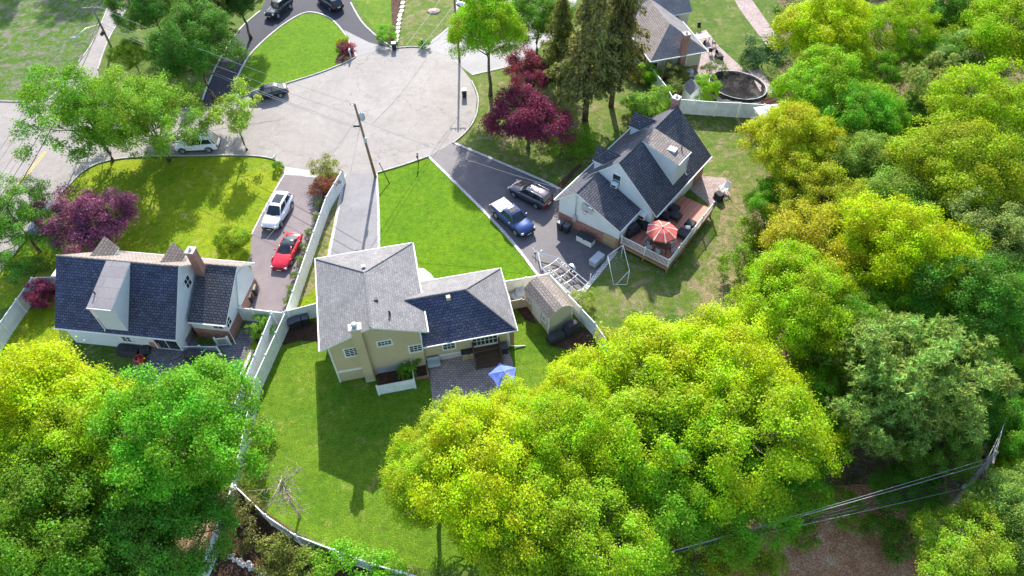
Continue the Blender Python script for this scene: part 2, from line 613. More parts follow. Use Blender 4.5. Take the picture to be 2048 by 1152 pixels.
# ---------------------------------------------------------------- ground, roads, lawns
def smooth(pts, n=6, closed=True):
    P = [V3(p) for p in pts]
    out = []
    k = len(P)
    rng = range(k if closed else k - 1)
    for i in rng:
        if closed:
            a, b, c, d = P[i - 1], P[i], P[(i + 1) % k], P[(i + 2) % k]
        else:
            a, b, c, d = P[max(i - 1, 0)], P[i], P[i + 1], P[min(i + 2, k - 1)]
        for j in range(n):
            t = j / n
            out.append(0.5 * ((2 * b) + (c - a) * t + (2 * a - 5 * b + 4 * c - d) * t * t + (3 * b - a - 3 * c + d) * t ** 3))
    if not closed:
        out.append(P[-1])
    return out


def gpx(px, z=0.0):
    return [G(p[0], p[1], z) for p in px]


def sheet(name, px, mat, z, sm=0, world=False):
    pts = [V3((p[0], p[1], z)) for p in px] if world else gpx(px, 0)
    pts = [V3((p[0], p[1], z)) for p in pts]
    if sm:
        pts = smooth(pts, sm)
    mb = MB()
    mb.poly(pts)
    me_o = mb.build(name, M[mat])
    if me_o.data.polygons[0].normal.z < 0:
        me_o.data.flip_normals()
    return struct(me_o)


def ribbon(name, px, width, z, mat, h=0.0, sm=6, side=0.0, world=False):
    """strip along a line: flat marking, or a kerb of height h"""
    P = [V3((p[0], p[1], 0)) for p in px] if world else gpx(px)
    if sm:
        P = smooth(P, sm, False)
    L, Rr = [], []
    for i, p in enumerate(P):
        t = P[min(i + 1, len(P) - 1)] - P[max(i - 1, 0)]
        t /= np.linalg.norm(t) + 1e-9
        n = V3((-t[1], t[0], 0))
        L.append(p + n * (width / 2 + side)); Rr.append(p + n * (side - width / 2))
    mb = MB()
    k = len(P)
    if h <= 0:
        mb.add([(*p[:2], z) for p in L] + [(*p[:2], z) for p in Rr], [(i, k + i, k + i + 1, i + 1) for i in range(k - 1)])
    else:
        vs = [(*p[:2], z) for p in L] + [(*p[:2], z + h) for p in L] + [(*p[:2], z + h) for p in Rr] + [(*p[:2], z) for p in Rr]
        fs = []
        for i in range(k - 1):
            for r in range(3):
                fs.append((r * k + i, r * k + i + 1, (r + 1) * k + i + 1, (r + 1) * k + i)[::-1])
        fs += [(0, k, 2 * k, 3 * k), (k - 1, 4 * k - 1, 3 * k - 1, 2 * k - 1)]
        mb.add(vs, fs)
    return struct(mb.build(name, M[mat]))


g = MB()
g.add([(-160, -20, 0), (160, -20, 0), (160, 330, 0), (-160, 330, 0)], [(0, 1, 2, 3)])
struct(g.build('ground', M['lawn_rough']))

# street on the left and the side road with its turning circle
sheet('road', [(300, -60), (262, 6), (220, 75), (196, 140), (205, 205), (250, 216), (340, 219), (411, 216), (481, 195), (577, 166),
               (640, 146), (690, 126), (713, 113), (750, 102), (787, 97), (825, 95), (853, 97), (890, 110), (920, 132), (942, 160), (954, 195),
               (950, 232), (932, 262), (903, 287), (858, 313), (805, 331), (752, 346), (690, 348), (632, 343), (600, 340), (567, 334), (550, 320),
               (515, 313), (455, 311), (390, 312), (300, 313), (240, 318), (198, 327), (166, 344), (140, 370), (100, 414), (0, 547), (-200, 700),
               (-500, 500), (-190, 205), (-60, 203), (0, 203), (75, 204), (103, 195), (128, 170), (158, 125), (190, 78), (222, 0), (240, -60)], 'road', 0.016)
sheet('street', [(300, -60), (262, 6), (222, 70), (190, 130), (165, 200), (135, 290), (100, 414), (0, 547), (-200, 700), (-500, 500), (-190, 205), (-60, 203),
                 (0, 203), (75, 204), (103, 195), (128, 170), (158, 125), (190, 78), (222, 0), (240, -60)], 'street', 0.020)
for off in (-0.13, 0.13):
    ribbon('road_marking', [(92, 303), (60, 342), (20, 390), (-60, 490)], 0.12, 0.026, 'yellow', 0, 4, off)
for off in (-0.13, 0.13):
    ribbon('road_marking', [(268, -50), (250, 0), (238, 20)], 0.12, 0.026, 'yellow', 0, 4, off)
KB = dict(width=0.16, z=0.0, mat='kerb', h=0.13)
for line in ([(481, 195), (577, 166), (640, 146), (690, 126), (711, 115)],
             [(787, 97), (825, 94), (850, 97)],
             [(943, 162), (956, 195), (952, 232), (934, 262), (906, 287)],
             [(858, 313), (805, 331), (754, 346)],
             [(567, 334), (550, 320), (515, 313), (455, 311), (390, 312), (300, 313), (240, 318), (198, 327), (166, 344), (140, 370), (100, 414), (0, 547)],
             [(411, 216), (340, 219), (250, 216)],
             [(0, 203), (75, 204), (103, 195), (128, 170)], [(158, 125), (190, 78), (222, 0)],
             [(262, 6), (220, 75), (196, 140)]):
    ribbon('kerb', line, **KB)

# lawns
sheet('lawn', [(711, 116), (705, 97), (686, 64), (662, 40), (634, 28), (606, 29), (562, 55), (512, 98), (488, 130), (471, 172), (481, 194), (577, 165), (690, 125)], 'lawn_bright', 0.008, 0)
sheet('lawn', [(757, 344), (858, 314), (1000, 452), (1078, 552), (1010, 575), (870, 560), (760, 520), (756, 420)], 'lawn_bright', 0.009)
sheet('lawn', [(690, 350), (658, 510), (640, 610), (575, 622), (640, 480), (682, 348)], 'lawn_yellow', 0.008)
sheet('lawn', [(567, 336), (550, 322), (515, 315), (455, 313), (390, 314), (240, 320), (198, 329), (166, 346), (140, 372), (102, 416), (0, 550), (-60, 640), (60, 600), (110, 560),
               (240, 520), (504, 530), (502, 470), (538, 400), (570, 350)], 'lawn_yellow', 0.010)
sheet('lawn', [(0, 690), (60, 620), (110, 600), (130, 760), (0, 830), (-60, 800)], 'lawn_yellow', 0.009)
sheet('lawn', [(520, 640), (515, 760), (455, 985), (485, 985), (540, 1030), (670, 1095), (860, 1140), (1010, 1140), (1150, 1062), (1260, 940), (1190, 660), (1100, 600), (1000, 600), (640, 620)], 'lawn_back', 0.007)
sheet('lawn', [(0, 203), (75, 202), (103, 193), (128, 168), (158, 123), (190, 76), (222, 0), (250, -90), (-400, -90), (-300, 200)], 'lawn_verge', 0.006)
sheet('lawn', [(955, 160), (958, 200), (953, 236), (935, 264), (907, 285), (1050, 348), (1130, 370), (1260, 240), (1320, 200), (1300, 140), (1100, 90), (1000, 135)], 'lawn_patchy', 0.006)
sheet('lawn', [(1370, 232), (1560, 236), (1520, 400), (1490, 520), (1500, 620), (1200, 640), (1150, 600), (1240, 500), (1340, 545), (1400, 440)], 'lawn_patchy', 0.007)
sheet('lawn', [(1452, 340), (1486, 400), (1492, 470), (1478, 560), (1470, 640), (1410, 640), (1400, 570), (1432, 480), (1440, 420), (1420, 400)], 'lawn_dry', 0.0095, 5)
sheet('lawn', [(820, -40), (800, 40), (790, 90), (845, 92), (900, 50), (922, -40)], 'lawn_patchy', 0.006)
sheet('lawn', [(697, -40), (722, 25), (750, 60), (788, 95), (796, 40), (812, -40)], 'lawn_back', 0.0065)
sheet('lawn', [(1350, -60), (1365, 10), (1390, 70), (1480, 140), (1550, 110), (1500, 60), (1440, -10), (1420, -60)], 'lawn_rough', 0.009)
sheet('lawn', [(500, 655), (480, 760), (470, 770), (540, 660)], 'lawn_yellow', 0.0085)

# drives and paths
sheet('driveway', [(408, 217), (405, 190), (440, 118), (480, 58), (520, 25), (560, -60), (700, -60), (702, 10), (722, 42), (748, 70), (786, 98), (750, 104), (713, 114), (705, 97), (686, 62), (662, 37),
                   (634, 25), (604, 26), (560, 52), (510, 96), (486, 130), (469, 172), (480, 196)], 'drive_dark', 0.020)
sheet('driveway', [(713, 114), (703, 92), (688, 60), (738, 85), (786, 98), (750, 104)], 'drive_grey', 0.024)
sheet('driveway', [(843, 96), (905, 48), (925, -60), (1180, -60), (1130, 55), (1040, 126), (944, 150), (920, 132), (890, 110)], 'drive_grey', 0.020)
sheet('driveway', [(570, 335), (640, 343), (650, 372), (625, 470), (578, 622), (500, 625), (506, 560), (500, 525), (503, 470), (540, 400)], 'drive_pink', 0.020)
sheet('driveway', [(570, 334), (634, 343), (640, 356), (568, 349)], 'cobble', 0.025)
sheet('driveway', [(691, 348), (752, 346), (757, 420), (758, 520), (640, 600), (657, 512)], 'drive_grey', 0.020)
sheet('driveway', [(858, 313), (905, 285), (1060, 352), (1128, 380), (1118, 438), (1234, 500), (1150, 602), (1100, 560), (1076, 552), (1000, 457)], 'drive_c', 0.020)
for line, wd in (([(690, 349), (672, 440), (656, 520)], 0.3), ([(753, 346), (757, 420), (758, 505)], 0.25), ([(857, 313), (1000, 456), (1077, 552)], 0.3), ([(906, 285), (1062, 351), (1120, 378)], 0.3),
                 ([(570, 348), (538, 402), (503, 470)], 0.18), ([(405, 200), (412, 180), (440, 118), (480, 58), (520, 22)], 0.22), ([(480, 195), (470, 172), (487, 130), (511, 97), (561, 53), (605, 27), (634, 26), (662, 38), (686, 63), (704, 95), (712, 113)], 0.22),
                 ([(701, 5), (721, 40), (748, 68), (787, 97)], 0.2), ([(847, 95), (874, 78), (903, 50)], 0.2), ([(1232, 502), (1192, 552), (1150, 602)], 0.45), ([(944, 150), (1000, 137), (1042, 127)], 0.2)):
    ribbon('kerb', line, wd, 0.0, 'cobble', 0.06, 4)
sheet('path', [(826, 535), (848, 537), (862, 548), (872, 562), (860, 580), (820, 580)], 'concrete', 0.022)
sheet('patio', [(858, 722), (1014, 688), (1024, 720), (1040, 790), (1046, 830), (872, 838), (862, 780)], 'paver', 0.020)
sheet('patio', [(500, 634), (520, 645), (515, 665), (462, 770), (280, 790), (262, 700), (366, 690), (462, 690)], 'paver_grey', 0.020)
ribbon('kerb', [(505, 700), (487, 740), (470, 775)], 0.3, 0.0, 'cobble', 0.05, 0)
sheet('patio', [(1372, 372), (1402, 352), (1452, 356), (1460, 392), (1420, 412)], 'paver', 0.020)
sheet('patio', [(1392, 66), (1412, 60), (1440, 95), (1500, 150), (1530, 195), (1400, 200), (1385, 150), (1400, 110)], 'paver', 0.020)
sheet('path', [(1436, -60), (1462, -60), (1560, 80), (1538, 98), (1480, 20)], 'paver', 0.020)
sheet('lawn', [(684, 362), (660, 470), (640, 560), (600, 600), (615, 560), (645, 470), (676, 362)], 'lawn_dry', 0.0105, 4)
sheet('mulch_bed', [(770, 95), (788, 97), (800, 45), (812, -40), (780, -40), (784, 45)], 'soil', 0.012)
sheet('mulch_bed', [(672, 128), (712, 113), (706, 96), (690, 98), (676, 110)], 'soil', 0.013, 4)
sheet('mulch_bed', [(585, 652), (640, 645), (646, 680), (600, 682), (560, 690)], 'soil', 0.013, 4)
sheet('mulch_bed', [(1130, 655), (1180, 660), (1180, 700), (1100, 690)], 'soil', 0.013, 4)
sheet('mulch_bed', [(1020, 590), (1050, 600), (1075, 650), (1050, 640), (1035, 620)], 'soil', 0.013)
sheet('mulch_bed', [(1262, 120), (1290, 150), (1325, 180), (1355, 200), (1420, 205), (1420, 170), (1385, 150), (1310, 135), (1265, 95)], 'soil', 0.011)
sheet('mulch_bed', [(650, 372), (652, 345), (682, 345), (640, 470), (590, 615), (577, 622), (625, 470)], 'soil', 0.012)
sheet('mulch_bed', [(500, 655), (540, 640), (560, 640), (520, 700)], 'soil', 0.0135)
sheet('mulch_bed', [(440, 985), (485, 990), (590, 1065), (680, 1110), (800, 1140), (860, 1200), (380, 1200)], 'soil', 0.014)
sheet('mulch_bed', [(1105, 380), (1160, 325), (1165, 330), (1118, 385)], 'soil', 0.012)

# the wood on the right
FOREST = [(1545, 90), (1585, 235), (1505, 420), (1485, 520), (1500, 640), (1330, 880), (1160, 1062), (1010, 1160), (1010, 1300), (2300, 1300), (2400, 500), (2400, -80), (1700, -80), (1540, -80), (1560, 40)]
sheet('forest_floor', FOREST, 'forest', 0.010)
sheet('forest_floor', [(1500, 1035), (1600, 985), (1740, 970), (1820, 1020), (1840, 1180), (1460, 1180)], 'litter', 0.015, 4)
sheet('forest_floor', [(-40, 700), (70, 720), (380, 760), (500, 780), (470, 900), (440, 1000), (380, 1200), (-40, 1200)], 'forest', 0.012)
sheet('forest_floor', [(250, 216), (400, 214), (404, 190), (440, 116), (478, 58), (515, 25), (540, -60), (300, -60), (262, 8), (222, 75), (200, 140)], 'lawn_rough', 0.011)


def disc(name, px, r, mat, z):
    p = G(*px); q = MB()
    q.lathe((p[0], p[1], 0), [(r, z - .004), (r, z)], 18, 0, False)
    return struct(q.build(name, M[mat]))


for u, v in ((72, 212),):
    o = disc('manhole_cover', (u, v), .38, 'drive_c', .028)
    del o['kind']
    tag(o, 'round iron manhole cover in the %s' % ('side road mouth' if u < 100 else 'turning circle'), 'manhole')
for k, ln in enumerate(([(853, 118), (800, 190), (745, 248)], [(300, 290), (420, 262), (560, 240)])):  # first dark strip paints the seam together with the wire shadow along it
    ribbon('road_seam_shadow', ln, .07, .0285, 'tar', 0, 8)


# ---------------------------------------------------------------- trees
def quads_mesh(name, P, Nn, size, asp, rng, mat, T=None):
    """leaf-sized faces at P, normals Nn"""
    n = len(P)
    if T is None:
        T = rng.normal(size=(n, 3))
    T = T - Nn * (T * Nn).sum(1)[:, None]
    T /= np.linalg.norm(T, axis=1)[:, None] + 1e-9
    B = np.cross(Nn, T)
    sz = size[:, None] * 0.5
    v = np.empty((n, 4, 3))
    v[:, 0] = P - T * sz
    v[:, 1] = P - B * sz * asp + Nn * sz * 0.15
    v[:, 2] = P + T * sz
    v[:, 3] = P + B * sz * asp + Nn * sz * 0.15
    me = bpy.data.meshes.new(name)
    me.vertices.add(n * 4); me.loops.add(n * 4); me.polygons.add(n)
    me.vertices.foreach_set('co', v.ravel())
    me.loops.foreach_set('vertex_index', np.arange(n * 4, dtype=np.int32))
    me.polygons.foreach_set('loop_start', np.arange(0, n * 4, 4, dtype=np.int32))
    me.polygons.foreach_set('loop_total', np.full(n, 4, np.int32))
    me.update(calc_edges=True)
    me.materials.append(mat)
    return me


def unit(a):
    return a / (np.linalg.norm(a, axis=-1, keepdims=True) + 1e-9)


def lump(rng, k=5):
    W = rng.normal(size=(k, 3)) * 1.7
    ph = rng.uniform(0, 6.28, k)
    return lambda d: 1 + 0.22 * np.sin(d @ W.T + ph).sum(-1) / math.sqrt(k) * 1.4


def crown(seed, Rr, Rz, hc, ncl, cr, nleaf, leaf, shell=0.72, low=-0.62, flat=0.72, mat='leaf', nl=0):
    rng = np.random.default_rng(seed)
    lf = lump(rng)
    cs = []
    lobes = []
    if nl:
        for i in range(nl):
            a = 6.283 * (i + rng.uniform(-.3, .3)) / nl
            q = rng.uniform(.34, .58)
            lobes.append((np.array([q * math.cos(a), q * math.sin(a), rng.uniform(-.3, .3)]), rng.uniform(.40, .56)))
        lobes.append((np.array([rng.uniform(-.2, .2), rng.uniform(-.2, .2), .36]), .5))
    while len(cs) < ncl:
        d = unit(rng.normal(size=3))
        if d[2] < low:
            continue
        if nl:
            k = rng.integers(len(lobes))
            q = rng.uniform(.8, 1.05) if rng.random() < shell else rng.uniform(.2, .8)
            c = lobes[k][0] + d * q * lobes[k][1] * (0.55 + 0.45 * lf(d))
            if any(j != k and np.linalg.norm(c - l[0]) < l[1] * .8 for j, l in enumerate(lobes)) and rng.random() < .9:
                continue
            if cs and min(np.linalg.norm((c - x)) for x in cs) < 0.55 * cr / Rr and rng.random() < .85:
                continue
            cs.append(c)
            continue
        q = rng.uniform(0.78, 0.98) if rng.random() < shell else rng.uniform(0.25, 0.75)
        c = d * q * lf(d)
        if d[2] < 0:
            c[2] *= 0.8
        if cs and min(np.linalg.norm((c - x)) for x in cs) < 0.62 * cr / Rr:
            if rng.random() < 0.85:
                continue
        cs.append(c)
    cs = np.array(cs) * np.array([Rr, Rr, Rz]) + np.array([0, 0, hc])
    rad = cr * rng.uniform(0.6, 1.35, ncl)
    wgt = rad ** 2
    cnt = np.maximum(8, (nleaf * wgt / wgt.sum()).astype(int))
    idx = np.repeat(np.arange(ncl), cnt)
    n = len(idx)
    d = unit(rng.normal(size=(n, 3)) + np.array([0, 0, 0.35]))
    rr = rad[idx] * (0.45 + 0.55 * rng.random(n) ** 0.7) * np.where(rng.random(n) < 0.16, 1.55, 1.0)
    P = cs[idx] + d * rr[:, None] * np.array([1, 1, flat])
    P += rng.normal(size=(n, 3)) * 0.13 * cr
    out = unit(P - np.array([0, 0, hc - Rz * 0.4]))
    Nn = unit(d * 0.45 + out * 0.35 + np.array([0, 0, 0.55]) + rng.normal(size=(n, 3)) * 0.5)
    me = quads_mesh('crown', P, Nn, leaf * rng.uniform(0.6, 1.35, n), rng.uniform(0.55, 0.85, (n, 1)), rng, M[mat])
    return me, cs


def limbs(seed, cs, hc, Rz, r0, nb=16, fork=0.35, lean=(0, 0)):
    rng = np.random.default_rng(seed + 99)
    mb = MB()
    top = V3((lean[0], lean[1], hc + Rz * 0.35))
    pts, rs = [], []
    for t in np.linspace(0, 1, 8):
        p = V3((top[0] * t ** 1.5, top[1] * t ** 1.5, top[2] * t)) + rng.normal(size=3) * 0.09 * V3((1, 1, 0)) * (t > 0) * hc * 0.12
        pts.append(p); rs.append(r0 * (1.25 - 0.25 * min(1, t * 8)) * (1 - 0.82 * t))
    mb.tube(pts, rs, 8)
    sel = rng.choice(len(cs), min(nb, len(cs)), replace=False)
    for i in sel:
        c = cs[i]
        t = min(0.92, max(fork, (c[2] - np.hypot(c[0], c[1]) * 0.55) / top[2]))
        k = t * 7
        a = pts[int(k)] + (pts[min(7, int(k) + 1)] - pts[int(k)]) * (k - int(k))
        m_ = a * 0.45 + c * 0.55 + V3((0, 0, -0.08 * np.linalg.norm(c - a)))
        rb = r0 * 0.42 * (1 - 0.6 * t)
        mb.tube([a, m_, c], [rb, rb * 0.6, rb * 0.2], 5)
        for q in range(2):
            e = c + rng.normal(size=3) * 0.6
            mb.tube([m_ * 0.5 + c * 0.5, e], [rb * 0.35, rb * 0.12], 4)
    o = mb.build('trunk', M['bark'])
    me = o.data
    bpy.data.objects.remove(o)
    return me


TK = {}


def kind(name, seed, Rr, Rz, hc, ncl, cr, nleaf, leaf, r0, nb=14, mat='leaf', **kw):
    me, cs = crown(seed, Rr, Rz, hc, ncl, cr, nleaf, leaf, mat=mat, **kw)
    TK[name] = (limbs(seed, cs, hc, Rz, r0, nb), me, Rr, hc)


for i in range(4):
    kind('dense%d' % i, 11 + i, 5.0, 4.3, 7.6, 250, 0.62, 80000, 0.128, 0.24, 34, shell=0.75, nl=6)
for i in range(2):
    kind('loose%d' % i, 31 + i, 5.0, 4.4, 7.4, 185, 0.56, 50000, 0.128, 0.22, 46, shell=0.62, nl=7)
for i in range(2):
    kind('airy%d' % i, 41 + i, 4.8, 4.6, 5.4, 165, 0.64, 40000, 0.15, 0.19, 30, shell=0.6, low=-0.8)
kind('small', 51, 2.4, 1.6, 3.7, 22, 0.6, 5200, 0.16, 0.10, 16, shell=0.8, low=-0.3)
for i in range(2):
    kind('jap%d' % i, 61 + i, 3.5, 2.2, 2.7, 110, 0.55, 26000, 0.14, 0.16, 16, low=-0.35)
kind('ball', 75, 2.0, 1.5, 1.45, 90, 0.34, 15000, 0.11, 0.04, 8, low=-0.7)
for i in range(3):
    kind('bush%d' % i, 71 + i, 1.0, 0.8, 0.75, 42, 0.24, 4200, 0.08, 0.03, 6, low=-0.5)


def spruce(seed, H, Rm, mat='needle'):
    rng = np.random.default_rng(seed)
    P, Nn, T, S = [], [], [], []
    mb = MB()
    mb.tube([(0, 0, 0), (0.05, 0, H * 0.3), (0, 0.05, H * 0.7), (0, 0, H)], [0.36, 0.28, 0.15, 0.03], 8)
    z = H * 0.27
    while z < H * 0.985:
        f = (z / H - 0.27) / 0.73
        L0 = Rm * (1 - f) ** 0.75 * (0.55 + 0.45 * min(1, f * 6))
        for b in range(rng.integers(5, 8)):
            a = rng.uniform(0, 6.283)
            L = max(0.4, L0 * rng.uniform(0.6, 1.15))
            dirv = V3((math.cos(a), math.sin(a), 0))
            side = V3((-dirv[1], dirv[0], 0))
            dr = rng.uniform(0.25, 0.5)
            tip = dirv * L + V3((0, 0, -dr * L))
            mb.tube([(0, 0, z), dirv * L * 0.55 + V3((0, 0, z - dr * L * 0.35)), tip + V3((0, 0, z + 0.1 * L))], [0.05, 0.03, 0.01], 4)
            n = int(30 * L)
            t = rng.uniform(0.12, 1.0, n) ** 0.8
            p = dirv * (L * t)[:, None] + np.array([0, 0, 1]) * (z - dr * L * t + 0.12 * L * t ** 3)[:, None]
            p += side * (rng.normal(size=n) * 0.24 * L * (1.05 - t))[:, None]
            p[:, 2] -= rng.uniform(0, 0.55, n) * (0.4 + t)
            P.append(p)
            T.append(unit(dirv * 0.5 + side * rng.normal(size=(n, 1)) * 0.6 + np.array([0, 0, -0.75]) + rng.normal(size=(n, 3)) * 0.2))
            Nn.append(unit(np.array([0, 0, 0.6]) + dirv * 0.6 + rng.normal(size=(n, 3)) * 0.55))
            S.append(rng.uniform(0.25, 0.6, n))
        z += rng.uniform(0.26, 0.46)
    P, Nn, T, S = map(np.concatenate, (P, Nn, T, S))
    me = quads_mesh('crown', P, Nn, S, np.full((len(P), 1), 0.34), rng, M[mat], T)
    o = mb.build('trunk', M['bark']); tm = o.data; bpy.data.objects.remove(o)
    return tm, me, Rm, H * 0.55


TK['spruce0'] = spruce(5, 20.0, 5.4)
TK['spruce1'] = spruce(6, 18.0, 4.6)


def pine(seed, Rr, Rz, hc, nt):
    rng = np.random.default_rng(seed)
    _, cs = crown(seed, Rr, Rz, hc, 70, 1.1, 700, 0.2)
    tc = cs[rng.integers(0, len(cs), nt)] + unit(rng.normal(size=(nt, 3)) + np.array([0, 0, .4])) * rng.uniform(0.4, 1.15, (nt, 1))
    k = 26
    d = unit(rng.normal(size=(nt * k, 3)) + np.array([0, 0, 0.7]))
    L = rng.uniform(0.28, 0.5, nt * k)
    P = np.repeat(tc, k, axis=0) + d * (L * 0.5)[:, None]
    Nn = unit(np.cross(d, rng.normal(size=(nt * k, 3))) + np.array([0, 0, 0.4]))
    me = quads_mesh('crown', P, Nn, L, np.full((nt * k, 1), 0.16), rng, M['needle'], d)
    return limbs(seed, cs, hc, Rz, 0.3, 26), me, Rr, hc


TK['pine0'] = pine(81, 5.5, 4.2, 8.5, 1500)
TK['pine1'] = pine(82, 5.0, 4.0, 8.0, 1200)

_trng = random.Random(4)


def tree(kind_, at, Rm, col, label, name='tree', cat='tree', base=False, zs=1.0, group=None, turn=None):
    tm, cm, R0, hc = TK[kind_]
    s = Rm / R0 * (1.0 if kind_[:5] in ('dense', 'loose') else 1.0)
    p = G(at[0], at[1], 0 if base else hc * s * zs)
    o = thing(name, label, cat, (p[0], p[1], 0), _trng.uniform(0, 360) if turn is None else turn, group)
    k1, k2, k3 = _trng.uniform(.88, 1.14), _trng.uniform(.88, 1.14), _trng.uniform(.9, 1.12)
    o.scale = (s * k1, s * k2, s * zs * k3)
    t = bpy.data.objects.new('trunk' if kind_[:4] not in ('bush', 'ball') else 'stem', tm); C.objects.link(t); t.parent = o
    c = bpy.data.objects.new('crown' if kind_[:4] not in ('bush', 'ball') else 'foliage', cm); C.objects.link(c); c.parent = o
    c.color = (*col, 1)
    return o


